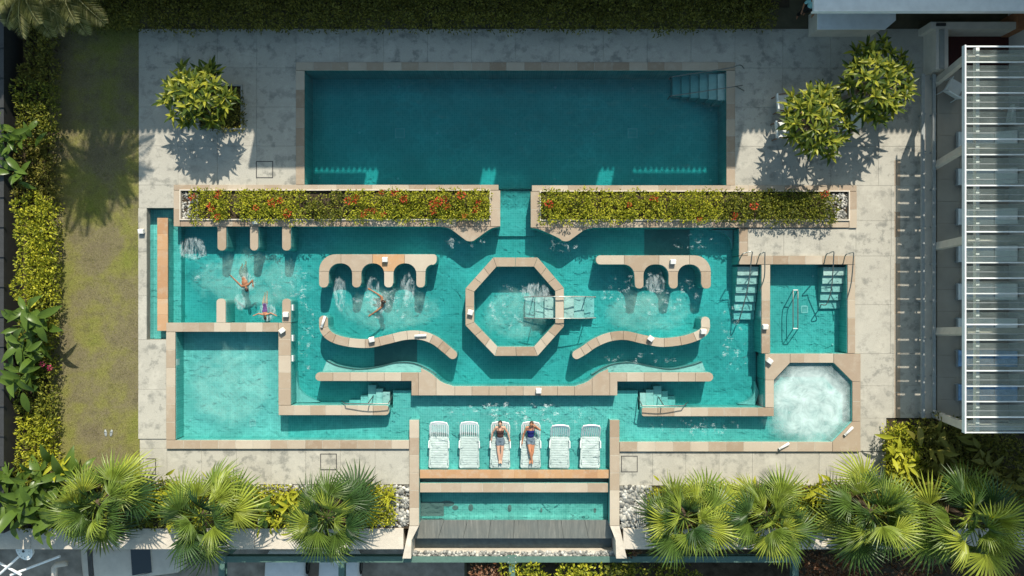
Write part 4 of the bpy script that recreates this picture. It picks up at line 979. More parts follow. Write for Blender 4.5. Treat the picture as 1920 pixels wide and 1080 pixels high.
# planter hedges
gl = 'flowering hedge shrubs in the long planters'
for x0, x1, fl_, cov, lab in ((358,428,4,.95,'first red-flowered shrub at the left end of the left planter'),(444,505,1,1,'yellow-green shrub second from the left in the left planter'),(505,568,3,1,'yellow-green shrub third from the left in the left planter'),(570,640,0,.8,'duller sparse shrub in the middle of the left planter'),
                            (650,735,7,1,'dense shrub with many red flowers right of the dull one'),(737,806,3,1,'shrub next to the big red blooms in the left planter'),(808,916,9,1,'bright shrub with the most red blooms at the right end of left planter')):
    shrub('hedge_shrub', lab, x0, 359, x1, 411, rnd.uniform(.48, .74), 'leaf_lime' if fl_ != 0 else 'leaf_hedge', rnd.uniform(.08, .12), .05, rnd.uniform(.19, .28), 1.15, 'hedge', gl, 0, cov*.92, fl_)
for x0, x1, fl_, m_, lab in ((1018,1112,1,'leaf_lime','clipped shrub at the left end of the right planter'),(1114,1208,1,'leaf_lime','clipped shrub second from the left in the right planter'),(1210,1272,1,'leaf_lime','clipped shrub third from the left in the right planter'),
                            (1274,1350,1,'leaf_lime','clipped shrub in the middle of the right planter'),(1352,1426,2,'leaf_hedge','clipped shrub with orange blooms right of middle in right planter'),(1428,1490,0,'leaf_hedge','darker shrub in the tree shadow of the right planter'),(1492,1570,1,'leaf_hedge','last shrub before the white pebbles of the right planter')):
    shrub('hedge_shrub', lab, x0, 361, x1, 413, rnd.uniform(.50, .72), m_, rnd.uniform(.08, .12), .05, rnd.uniform(.19, .28), 1.15, 'hedge', gl, 0, .93, fl_)
# left hedge
for y0, y1, h, m_, cov, lab in ((20,155,1.0,'leaf_dark',.9,'shaded hedge shrub at the top of the left boundary'),(158,262,1.1,'leaf_hedge',.95,'olive hedge shrub beside the shaded lawn'),(264,372,.9,'leaf_dark',.8,'dim hedge shrub behind the upper broad-leaved plant'),
                         (374,470,1.2,'leaf_lime',1,'bright yellow-green hedge shrub along the left lawn, upper'),(472,568,1.2,'leaf_lime',1,'bright yellow-green hedge shrub along the left lawn, lower'),(570,720,.9,'leaf_hedge',.8,'hedge shrub beneath the glossy broad leaves at left'),
                         (722,790,.95,'leaf_hedge',.9,'small hedge shrub below the glossy broad leaves'),(785,826,.95,'leaf_lime',1,'lime shrub near the bottom of the lawn, upper'),(828,880,.95,'leaf_lime',1,'lime shrub near the bottom of the lawn, lower')):
    shrub('hedge_shrub', lab, 32, y0, 96, y1, h, m_, .14, .06, .32, 1.2, 'hedge', 'hedge along the left boundary', -.02, cov)
# top hedge in the shade
bounds = [92,230,400,560,720,880,1040,1200,1340,1452]
nm = ('dark shaded hedge above the lawn corner','dark shaded hedge above the left flowering tree','dark shaded hedge above the left end of the pool','dark shaded hedge above the left part of the pool','dark shaded hedge left of the pool middle','dark shaded hedge right of the pool middle','dark shaded hedge above the right part of the pool','dark shaded hedge above the pool steps','dark shaded hedge ending by the bar counter')
for k in range(9):
    shrub('hedge_shrub', nm[k], bounds[k], -40, bounds[k+1]-1, 48, 1.15+.1*(k % 2), 'leaf_dark', .13, .05, .3, 1.15, 'hedge', 'shaded hedge along the top edge', -.02)
# square bed under the left tree
bd = shrub('ground_cover', 'low dark ground cover in the bed under the left tree', 376, 170, 452, 240, .35, 'leaf_dark', .11, .05, .2, 1.0, 'ground cover')
a, b = G(374, 244), G(456, 160); kb = empty('tree_bed', G(415, 202, 0), 'square raised stone bed holding the left flowering tree', 'planter')
w = .06
for q in (((a.x,a.y),(b.x,a.y+w)),((a.x,b.y-w),(b.x,b.y)),((a.x,a.y+w+.001),(a.x+w,b.y-w-.001)),((b.x-w,a.y+w+.001),(b.x,b.y-w-.001))): MB().cbox((*q[0],-.02),(*q[1],.14), .01).build('kerb', 'grey_paint', kb)
MB().box((a.x+w+.002,a.y+w+.002,-.02),(b.x-w-.002,b.y-w-.002,.06)).build('soil', 'soil', kb)
# ---- frangipani trees
def blade(L, Wd, n=5, droop=.25, fold=.18, mat='leaf_frangipani', tipw=.0, cup=0.0):
    """one long leaf along +X as vertex / face lists"""
    vs, fs = [], []
    for i in range(n+1):
        t = i/n; w = Wd*.5*math.sin(math.pi*min(1, (t*.92+.06))**.85)**.9 if t < 1 else .004
        x = L*t*(1-.08*t); z = L*(cup*t-droop*t*t)
        vs += [(x, w, z+w*fold*2), (x, 0, z), (x, -w, z+w*fold*2)]
    for i in range(n):
        b_ = i*3; fs += [(b_, b_+1, b_+4, b_+3), (b_+1, b_+2, b_+5, b_+4)]
    return vs, fs
def rosette(nl, L, Wd, mat, seed):
    r = random.Random(seed); m = MB()
    for k in range(nl):
        az = k*2.39996+r.uniform(-.2, .2); t = k/nl; pit = R(68-72*t+r.uniform(-8, 8)); l = L*(.55+.5*t)*r.uniform(.85, 1.1)
        vs, fs = blade(l, Wd*r.uniform(.85, 1.1), 4, .18+.2*r.random())
        Mx = Matrix.Rotation(az, 4, 'Z') @ Matrix.Rotation(-pit, 4, 'Y') @ Matrix.Rotation(r.uniform(-.4, .4), 4, 'X') @ Matrix.Translation((.03, 0, 0))
        m.add([Mx @ Vector(v) for v in vs], fs)
    return m.mesh('leaf_rosette', mat)
ROS = [rosette(12, .50, .115, 'leaf_frangipani', s) for s in range(5)]
def frangipani(label, spots, base, z0):
    root = empty('frangipani_tree', base, label, 'tree'); B = Vector(base)
    cx = sum(p.x for p in spots)/len(spots); cy = sum(p.y for p in spots)/len(spots); zc = min(p.z for p in spots)
    fork = Vector((B.x*.6+cx*.4, B.y*.6+cy*.4, z0*.45))
    MB().tube([B, B+(fork-B)*.5+Vector((.05, .03, 0)), fork], [.13, .105, .09], 8).build('trunk', 'bark', root)
    hubs = []
    for k in range(6):
        an = k*1.047; h = Vector((fork.x*.45+cx*.55+.62*math.cos(an), fork.y*.45+cy*.55+.62*math.sin(an), z0*.75)); hubs.append(h)
        MB().tube([fork, fork.lerp(h, .5)+Vector((0, 0, .12)), h], [.07, .055, .04], 7).build('branch', 'bark', root)
    for p in spots:
        h = min(hubs, key=lambda q: (q-p).length); t = MB().tube([h, h.lerp(p, .55)-Vector((0, 0, .05)), p], [.032, .024, .016], 6).build('branch', 'bark', root)
        link('leaf_rosette', ROS[rnd.randrange(5)], root, p-B, (rnd.uniform(-.35, .35), rnd.uniform(-.35, .35), rnd.uniform(0, 6.28)), (rnd.uniform(.85, 1.15),)*3)
def crown(cx, cy, rx, ry, n, z0, z1, seed):
    r = random.Random(seed); out = []; tries = 0
    while len(out) < n and tries < 6000:
        tries += 1; u, v = r.uniform(-1, 1), r.uniform(-1, 1); d = u*u+v*v
        if d > 1: continue
        z = z1-(z1-z0)*d+r.uniform(-.2, .1); p = W(cx+u*rx, cy+v*ry, z)
        if all((p-q).length > .26 for q in out): out.append(p)
    return out
frangipani('glossy leafy flowering tree on the shaded deck at upper left', crown(372,178,68,56,38,1.4,2.3,3), tuple(G(408,205,.05)), 2.0)
frangipani('rounder yellow-green leafy tree nearest the bar counter', crown(1643,152,60,78,46,1.7,2.7,5), tuple(G(1575,190,0)), 2.3)
frangipani('spreading yellow-green leafy tree over the white armchairs', crown(1530,228,62,66,44,1.5,2.5,9), tuple(G(1490,252,0)), 2.1)
# ---- fan palms
def fan_frond(seed, pet, L, ns=20, half=105):
    """petiole and a pleated fan, whole near the hub and split towards the rim"""
    r = random.Random(seed); m = MB()
    m.tube([(0,0,0),(pet*.5,0,.05),(pet,0,0)], [.024,.018,.014], 5)
    st = R(2*half)/ns
    def pt(ang, rr, z): return Vector((pet+math.cos(ang)*rr, math.sin(ang)*rr, z))
    bend = r.uniform(.10, .22)
    for k in range(ns):
        a_ = -R(half)+st*(k+.5); q = abs(a_)/R(half); l = L*(1-.30*q*q)*r.uniform(.92, 1.06); e = st*.5
        z = lambda rr: .10*rr*(1-q)-bend*rr*rr-.16*rr*q
        c1 = l*.44; dr = r.uniform(.05, .38)*l; tw = r.uniform(-.05, .05)
        vs = [pt(0, 0, 0), pt(a_-e, c1, z(c1)-.018), pt(a_, c1, z(c1)+.022), pt(a_+e, c1, z(c1)-.018), pt(a_-e*.55+tw*.5, l*.76, z(l*.76)-dr*.25), pt(a_+tw*.5, l*.77, z(l*.76)-dr*.25+.012), pt(a_+e*.55+tw*.5, l*.76, z(l*.76)-dr*.25), pt(a_+tw, l*1.18, z(l)-dr)]
        m.add(vs, [(0,1,2),(0,2,3),(1,4,5,2),(2,5,6,3),(4,7,5),(5,7,6)])
    return m.mesh('frond', 'leaf_palm')
FR = [fan_frond(s, .75+.12*s, .82+.06*s, 23+s, 98+6*s) for s in range(4)]
import copy as _c
DRY = []
for m0 in FR:
    m1 = m0.copy(); m1.materials.clear(); m1.materials.append(M_('frond_dry')); DRY.append(m1)
def fan_palm(label, x, y, z, seed, s=1.0, n=27):
    r = random.Random(seed*13); p = W(x, y, z); root = empty('fan_palm', (p.x+.1, p.y+.12, -.02), label, 'palm', 'fan palms along the garden wall')
    MB().tube([(0,0,0),(-.06,-.05,z*.5),(-.1,-.12,z)], [.17,.14,.12], 9).build('trunk', 'bark_dark', root, False)
    off = r.uniform(0, 6)
    for k in range(n):
        t = k/n; az = off+k*2.39996+r.uniform(-.45, .45); pit = R(72-104*t**.85+r.uniform(-12, 12)); sc = s*(.70+.38*t)*r.uniform(.82, 1.15)
        if math.sin(az) < -.3: sc *= 1.08; pit -= R(8)
        link('frond', FR[r.randrange(4)], root, (-.1,-.12,z+.02-.2*t), (r.uniform(-.8, .8), -pit, az), (sc, sc, sc))
    dry_fronds(root, z, seed)
def dry_fronds(root, z, seed):
    r = random.Random(seed)
    for k in range(3): link('dry_frond', DRY[r.randrange(4)], root, (-.1,-.12,z-.3), (r.uniform(-.6,.6), R(r.uniform(38,60)), r.uniform(0,6.28)), (r.uniform(.7,.9),)*3)['label'] = 'dry brown frond'
for a_ in (('fan palm at the lower left beside the broad banana leaves',180,945,2.1,1,1.0),('fan palm second from the left at the bottom edge',378,968,2.2,2,1.0),('fan palm just left of the pebble strip and weir',612,972,2.1,3,.95),
           ('fan palm just right of the weir pebbles',1284,972,2.2,4,1.0),('fan palm second to the right of the weir',1440,970,2.2,5,1.0),('fan palm third to the right of the weir',1636,962,2.4,6,1.08),('fan palm nearest the lower right corner',1818,978,2.5,7,1.12)): fan_palm(*a_)
# ---- feather palms leaning in at the top left
def feather(seed, L=2.3):
    r = random.Random(seed); m = MB(); pts = [(L*t*(1-.12*t), 0, .35*L*t-.55*L*t*t) for t in [i/8 for i in range(9)]]
    m.tube(pts, [.03-.0028*i for i in range(9)], 5)
    for k in range(46):
        t = .12+.88*k/46; i = min(7, int(t*8)); f_ = t*8-i; p = Vector(pts[i]).lerp(Vector(pts[i+1]), f_); l = .62*math.sin(math.pi*min(1, t*.85+.12))**.7
        for s in (-1, 1):
            d = Vector((.55, s*.85, -.15-.25*r.random())).normalized(); e = Vector((.025, 0, 0)); m.add([p-e, p+d*l*.5+e*.8, p+d*l-Vector((0,0,.1*l)), p+d*l*.5-e*.8], [(0,1,2),(0,2,3)])
    return m.mesh('frond', 'leaf_palm_pale')
FE = [feather(s) for s in range(3)]
for x, y, z, lab, sd, bx, by in ((48,-28,5.5,'tall feather palm leaning in at the top left corner',1,-15.3,11.9),(118,-30,5.0,'tall feather palm leaning in right of the corner one',2,-13.6,12.1)):
    p = W(x, y, z); root = empty('feather_palm', (bx, by, -.04), lab, 'palm'); r = random.Random(sd); e = p-Vector((bx, by, 0))
    MB().tube([(0,0,0),(e.x*.3,e.y*.2,z*.4),(e.x*.75,e.y*.65,z*.8),tuple(e)], [.2,.15,.13,.11], 10).build('trunk', 'bark', root, False)
    for k in range(26): link('frond', FE[k % 3], root, e, (r.uniform(-.3,.3), -R(70-105*k/26), k*2.39996), (.8,)*3)
# ---- broad-leaved plants, each leaf a part
def bleaf(L, Wd, mat, seed, droop=.3):
    vs, fs = blade(L, Wd, 8, droop, .16, cup=.12); m = MB(); m.add(vs, fs); m.tube([(-.25*L,0,-.02),(0,0,0),(L*.5,0,L*(.06-droop*.25)-.006)], [.014,.011,.006], 5); return m.mesh('leaf', mat, True)
BL = {('leaf_banana', k): bleaf(.85+.1*k, .27+.03*k, 'leaf_banana', k, .25+.1*k) for k in range(3)}
BL.update({('leaf_lime', k): bleaf(.5+.08*k, .13+.02*k, 'leaf_lime', k) for k in range(3)})
BL.update({('leaf_hedge', k): bleaf(.5+.08*k, .15+.02*k, 'leaf_hedge', k) for k in range(3)})
BL.update({('leaf_dark', k): bleaf(.55+.08*k, .17+.02*k, 'leaf_dark', k) for k in range(3)})
BL.update({('spike', k): bleaf(.62+.08*k, .055, 'leaf_lime', k, .15) for k in range(3)})
def broad(label, x, y, z, n, mat='leaf_banana', s=1.0, spread=.3, seed=0, name='broad_leaf_plant', lo=-20, hi=65, cat='plant', z0=-.02, group=None):
    r = random.Random(seed*7+int(x)); p = W(x, y, z); root = empty(name, (p.x, p.y, z0), label, cat, group); hz = z-z0
    for k in range(n):
        az = k*2.39996+r.uniform(-.4, .4); q = Vector((r.gauss(0, spread*.5), r.gauss(0, spread*.5), hz*r.uniform(.6, 1.05))); pit = R(r.uniform(lo, hi))
        sc = s*r.uniform(.75, 1.15); link('leaf', BL[(mat, r.randrange(3))], root, q, (r.uniform(-.5,.5), -pit, az), (sc,)*3)
        if k % 3 == 0: MB().tube([(q.x*.3, q.y*.3, 0), (q.x*.7, q.y*.7, q.z*.6), q], [.03, .022, .012], 5).build('stalk', 'leaf_hedge', root, False)
    return root
for i, a_ in enumerate((('glossy broad-leaved plant at the left edge beside the shaded lawn',22,255,1.6,24,'leaf_banana',.8,.6),('drooping bright broad-leaved plant at the left edge above the lime hedge',25,325,1.4,10,'leaf_banana',.8,.4),
        ('glossy broad-leaved plant leaning over the lawn, upper of three',45,600,1.7,24,'leaf_banana',.95,.5),('glossy broad-leaved plant leaning over the lawn, middle of three',40,655,1.6,24,'leaf_banana',.95,.5),('glossy broad-leaved plant leaning over the lawn, lowest of three',30,712,1.5,20,'leaf_banana',.9,.5),
        ('large banana-leaved plant in the lower left corner',25,945,1.6,30,'leaf_banana',1.05,.8),('large banana-leaved plant between corner and first fan palm',85,905,1.3,28,'leaf_banana',.95,.8),('lime leafy plant at the foot of the lawn',110,880,1.0,18,'leaf_lime',.9,.4),
        ('dark leafy plant below the first fan palm',110,965,1.2,26,'leaf_banana',.9,.7),('lime leafy plant between the first two fan palms',272,935,.9,22,'leaf_lime',1.0,.45),('broad green plant between the first two fan palms',255,968,.8,12,'leaf_banana',.6,.4),
        ('bright leafy plant right of the second fan palm',455,935,.8,18,'leaf_lime',.9,.45),('broad green plant beside the third fan palm',500,960,.9,12,'leaf_banana',.75,.4),('yellow leafy plant low beside the garden wall',450,978,.6,14,'leaf_lime',.7,.35),
        ('lime plant under the fan palm right of the weir',1235,985,.6,14,'leaf_lime',.8,.3),('bright leafy plant between the palms right of the weir',1362,940,.9,22,'leaf_lime',1.0,.5),('bright leafy plant in front of the third right palm',1545,925,.9,22,'leaf_lime',1.0,.5),
        ('lime leafy plant at the deck corner lower right',1690,905,1.0,20,'leaf_lime',.9,.4),('tall lime leaves along the right end of the deck',1684,845,1.1,16,'leaf_lime',1.0,.35),('lime leafy plant between the last two palms',1725,935,1.1,18,'leaf_lime',1.0,.45),
        ('broad leaves below the second right palm',1530,985,.8,14,'leaf_hedge',1.0,.45),('yellowish plant below the third right palm',1735,990,.8,14,'leaf_lime',.8,.4))): broad(*a_, seed=i)
for i, (x, y, z, n, lab) in enumerate(((672,940,.8,34,'spiky yellow-green plant beside the pebble strip, larger'),(725,935,.6,22,'spiky yellow-green plant on the pebble strip, smaller'),(700,972,.7,24,'spiky plant low beside the pebbles'),(1540,930,.8,20,'yellow spiky plant behind the third right palm'),(395,905,.9,26,'spiky plant poking over the deck edge by the second palm'))):
    broad(lab, x, y, z, n, 'spike', .8, .2, i+40, 'spiky_plant', -5, 80)
for i, (x0, y0, x1, y1, h, m_, lab) in enumerate(((0,880,60,985,.8,'leaf_hedge','dim shrub under the banana leaves in the corner'),(60,925,250,988,.7,'leaf_hedge','shrub mass under the first fan palm'),(240,905,330,986,.5,'leaf_hedge','shrub behind the broad green plant between the left palms'),(330,918,440,986,.6,'leaf_lime','shrub under the second fan palm'),(545,925,660,986,.5,'leaf_hedge','shrub under the third fan palm'),
        (440,918,548,986,.55,'leaf_lime','shrub mass between the second and third fan palms'),(655,915,738,986,.5,'leaf_lime','shrub beside the third fan palm by the pebbles'),(300,912,440,935,.35,'leaf_hedge','low shrubs along the lower left deck edge'),(1222,918,1330,988,.6,'leaf_lime','shrub under the palm right of the weir'),(1330,918,1430,988,.6,'leaf_hedge','shrub mass left of the second right palm'),(1430,916,1540,988,.6,'leaf_lime','shrub under the second right palm'),(1540,912,1660,988,.7,'leaf_hedge','shrub under the third right palm'),(1660,920,1770,988,.8,'leaf_hedge','shrub mass between the last two palms'),(1770,920,1925,988,.9,'leaf_dark','dark shrub under the last palm'),
        (1668,798,1728,905,1.0,'leaf_lime','bright shrub at the right deck end'),(1730,788,1830,860,1.2,'leaf_dark','dark shrub below the end of the terrace, left'),(1832,818,1925,880,1.3,'leaf_dark','dark shrub below the end of the terrace, right'),(1728,862,1830,935,1.2,'leaf_dark','dark shrub in the lower right bed, nearer the deck'),(1832,882,1925,945,1.3,'leaf_dark','dark shrub in the lower right bed at the picture edge'))):
    shrub('bed_shrub', lab, x0, y0, x1, y1, h, m_, .13 if m_ != 'leaf_dark' else .17, .06, .25, 1.0, group='shrubs in the lower planting beds', cover=.9)
for i, (x, y, lab) in enumerate(((1770,830,'dark broad-leaved plant below the terrace corner'),(1850,860,'dark broad-leaved plant right of the terrace corner'),(1760,890,'dark broad-leaved plant above the last fan palm'),(1890,905,'dark broad-leaved plant at the right picture edge'))):
    broad(lab, x, y, 1.4, 22, 'leaf_dark', 1.0, .8, i+60)
for i, (x, y, z, n, m_, sc, lab) in enumerate(((318,925,.7,18,'leaf_lime',.7,'lime plant poking out by the lower left access cover'),(325,965,.7,20,'leaf_lime',.9,'lime plant left of the second fan palm'),(430,955,.8,22,'leaf_lime',.9,'yellow-green plant right behind the second fan palm'),(540,940,.7,22,'leaf_lime',.8,'yellow-green plant left of the third fan palm'),
    (215,900,1.0,20,'leaf_lime',.9,'lime plant above the first fan palm at the lawn end'),(150,895,1.0,20,'leaf_banana',.7,'green leafy plant at the lawn end'),(60,965,1.4,16,'leaf_banana',1.0,'broad banana leaves low in the left corner'),(5,895,1.6,14,'leaf_banana',1.0,'broad banana leaves at the left picture edge'),(510,985,.6,16,'leaf_lime',.7,'small lime plant against the wall left of the third palm'),
    (1400,925,.8,22,'leaf_lime',.9,'lime plant above the second right palm'),(1480,940,.8,20,'leaf_lime',.9,'lime plant right of the second right palm'),(1580,985,.8,18,'leaf_lime',.9,'lime plant below and left of the third right palm'),(1355,985,.7,18,'leaf_lime',.8,'lime plant against the wall between right palms'),(1705,870,1.1,20,'leaf_lime',.9,'upright lime leaves beside the dark bed'),(1700,985,.8,16,'leaf_lime',.9,'lime plant against the wall before the last palm'),(1250,925,.7,16,'leaf_lime',.7,'lime plant at the corner of the right pebble bed'))):
    broad(lab, x, y, z, n, m_, sc, .45, i+80)
# pink flowers among the left leaves
for x, y, z, lab in ((94,690,.9,'pink bloom cluster beside the broad leaves on the lawn edge'),(80,683,.9,'pink bloom cluster tucked among the broad leaves')):
    p = W(x, y, z); r = empty('flower_stalk', (p.x, p.y, -.02), lab, 'flower'); MB().tube([(0,0,0),(.03,0,.5),(0,0,.92)], .01, 5).build('stalk', 'leaf_hedge', r, False); link('bloom', FLOWER['petal_pink'][0], r, (0,0,.95), scale=(1.1,)*3)
# street-level shrubs south of the wall
for i, (x, y, m_, lab) in enumerate(((985,1068,'leaf_lime','lime shrub at street level below the weir, left'),(1085,1072,'leaf_lime','lime shrub at street level below the weir, middle'),(1168,1066,'leaf_hedge','golden green shrub at street level below the weir, right'),(920,1072,'leaf_rust','rusty dry shrub at street level left of the lime ones'),(1545,1058,'leaf_rust','rusty dry shrub below the second right palm'),(1600,1078,'leaf_rust','small rusty shrub at the bottom edge between palms'),(1722,1064,'leaf_rust','rusty dry shrub between the last two palms'),(1860,1072,'leaf_rust','rusty dry shrub in the lower right corner'),(1270,1080,'leaf_hedge','dim shrub at the bottom edge right of the weir'))):
    p = W(x, y, LOW+2.2); s = 38; shrub('street_shrub', lab, x-s, y-14, x+s, y+40, 3.1, m_, .15, .09, .3, .9, group='shrubs at street level', z0=LOW, cover=.75, stems=6)
# small pink shrub beside the weir end
shrub('bed_shrub', 'small pink-gold shrub at the right foot of the weir', 1172, 1030, 1198, 1044, .7, 'leaf_rust', .1, .05, .2, 1, z0=-1.2)
# ---- pebbles
def pebbles(name, label, x0, y0, x1, y1, z, n, r0, r1):
    a, b = G(x0, y1), G(x1, y0); V = []; F = []
    base = MB().ell((0,0,0), 1, 6, 4); bv = np.array(base.v); bf = np.array(base.f)
    q = nrg.uniform(size=(n, 6)); 
    for i in range(n):
        r = r0+(r1-r0)*q[i,0]**2; an = q[i,1]*6.28; c, s = math.cos(an), math.sin(an); v = bv*np.array([r, r*(.6+.35*q[i,2]), r*.55])
        v = np.stack([v[:,0]*c-v[:,1]*s, v[:,0]*s+v[:,1]*c, v[:,2]], 1)+np.array([a.x+(b.x-a.x)*q[i,3], a.y+(b.y-a.y)*q[i,4], z+r*.3*q[i,5]]); V.append(v); F.append(bf+i*len(bv))
    o = link(name, np_mesh(name, np.concatenate(V), np.concatenate(F), 'pebble')); tag(o, label, 'pebbles', kind='stuff'); return o
pebbles('pebbles', 'grey and white pebbles in the strip left of the weir', 700, 911, 767, 988, -.03, 800, .035, .11)
pebbles('pebbles', 'white and grey pebbles in the bed right of the weir', 1163, 913, 1216, 989, -.03, 750, .035, .13)
pebbles('pebbles', 'pebble strip along the lower left deck edge', 270, 910, 700, 930, -.03, 1300, .03, .08)
pebbles('pebbles', 'white pebbles at the right end of the right planter', 1545, 362, 1588, 411, .01, 260, .03, .08)
pebbles('pebbles', 'pale pebbles at the left end of the left planter', 342, 360, 372, 410, .01, 160, .03, .08)
pebbles('pebbles', 'rough white stones in the basin below the weir', 768, 1048, 1158, 1057, -.84, 700, .04, .1)
st = MB(); box_px(st, 1216.5, 912, 1222, 990, -.3, .04); tag(st.build('edging_strip', 'grey_paint'), 'grey stone edging between pebble bed and palm bed', 'edging')
struct('planting_bed', box_px(box_px(MB(), -60, 909.5, 767, 991, -.3, -.03), 1223, 911.5, 2000, 991, -.3, -.03), 'soil')
struct('hedge_bed', box_px(box_px(MB(), 24, -80, 92, 905, -.3, -.025), 92.2, -80, 1480, 14, -.3, -.022), 'soil')
struct('shrub_bed', box_px(MB(), 1663, 786, 2000, 911, -.3, -.026), 'soil')
# ------------------------------------------------------------------ foam and painted sun glints on the water
def foam_glint_sheet(label, x0, y0, x1, y1, mat, dz=.006, name='foam'):
    a, b = G(x0, y1), G(x1, y0); m = MB(); cx, cy = (a.x+b.x)/2, (a.y+b.y)/2; rx, ry = (b.x-a.x)/2, (b.y-a.y)/2
    m.add([(-rx,-ry,0),(rx,-ry,0),(rx,ry,0),(-rx,ry,0)], [(0,1,2,3)])
    o = m.build(name, mat, loc=(cx, cy, WZ+dz)); tag(o, label, 'foam', kind='stuff'); return o
foam_glint_sheet('white churning foam filling the whirlpool', 1412, 652, 1632, 858, 'foam_tub')
for i, (x0, y0, x1, y1, lab) in enumerate(((617,500,655,600,'white jet streak in the left jet bay'),(678,505,720,580,'white jet streak in the middle jet bay'),(742,495,785,585,'white jet streak in the right jet bay'),(430,540,470,590,'small white splash below the upper swimmer'),(318,432,400,500,'swirling foam at the top left of the pool'),(1200,505,1260,560,'light foam in the right comb bay'),(960,520,1050,580,'churned foam inside the octagon'),(428,500,492,556,'white splash round the tanned swimmer'),(472,560,528,612,'white splash round the purple swimmer'),(682,536,738,598,'white splash round the bather with swept-back arms'))):
    foam_glint_sheet(lab, x0, y0, x1, y1, 'foam_jet', .007+.001*i)
foam_glint_sheet('milky drift across the square plunge pool', 325, 615, 540, 832, 'foam_milky', .015); foam_glint_sheet('milky bubbles inside the octagon', 880, 520, 1050, 660, 'foam_milky', .016); foam_glint_sheet('milky bubbles across the left part of the pool', 320, 450, 620, 600, 'foam_milky', .017)
foam_glint_sheet('milky bubbles below the left comb wall', 605, 520, 860, 640, 'foam_milky', .018); foam_glint_sheet('milky bubbles below the right comb wall', 1100, 530, 1330, 640, 'foam_milky', .019)
for i, (x0, y0, x1, y1, lab) in enumerate(((800,425,940,480,'painted ripple glints beside the left lobe'),(1000,425,1110,485,'painted ripple glints beside the right lobe'),(480,470,610,600,'painted ripple glints left of the comb wall'),(1230,425,1370,480,'painted ripple glints over the dark floor panel'),(1080,655,1330,690,'painted ripple glints below the right wave wall'),(770,742,1160,800,'painted ripple glints above the loungers'),(320,430,420,580,'painted ripple glints in the upper left pool corner'),(600,520,860,620,'painted ripple glints in front of the left comb'),(1150,770,1450,830,'painted ripple glints in the lower right channel'),(880,500,1050,650,'fine painted glints inside the octagon'),(1060,480,1380,620,'fine painted glints right of the octagon'),(1330,500,1430,760,'fine painted glints in the right arm of the pool'),(546,480,600,760,'fine painted glints along the plunge pool wall'),(730,735,1210,830,'fine painted glints round the loungers'))):
    foam_glint_sheet(lab, x0, y0, x1, y1, 'painted_glint', .022+.001*i)  # these sheets carry painted sun glints, no foam
# ------------------------------------------------------------------ people
def cap_chain(mb, pts, rad, n=10):
    """tapered limb with round ends"""
    pts = [Vector(p) for p in pts]
    for i in range(len(pts)-1):
        mb.tube([pts[i], pts[i+1]], [rad[i], rad[i+1]], n)
    for p, r in zip(pts, rad): mb.ell(p, r, n, 6)
def remeshed(name, mb, mat, parent, vox=.012, it=4):
    o = mb.build(name, mat, parent, False, True)
    md = o.modifiers.new('join', 'REMESH'); md.mode = 'VOXEL'; md.voxel_size = vox; md.use_smooth_shade = True
    s = o.modifiers.new('soften', 'SMOOTH'); s.iterations = it; s.factor = .5
    return o
def hand(mb, wrist, d, up, side):
    """palm, four fingers and a thumb; d forward, side towards the thumb"""
    d = d.normalized(); s = (side-d*side.dot(d)).normalized(); u = d.cross(s); w = Vector(wrist)
    cap_chain(mb, [w, w+d*.045, w+d*.085], [.026, .034, .032], 8)
    for k, (o, l) in enumerate(((.026,.07),(.009,.08),(-.009,.075),(-.026,.058))):
        b = w+d*.085+s*o; cap_chain(mb, [b, b+d*l*.55+s*o*.25, b+d*l+s*o*.35-u*.012], [.0095, .0085, .007], 6)
    b = w+d*.035+s*.028; cap_chain(mb, [b, b+s*.03+d*.028, b+s*.042+d*.06], [.012, .010, .008], 6)
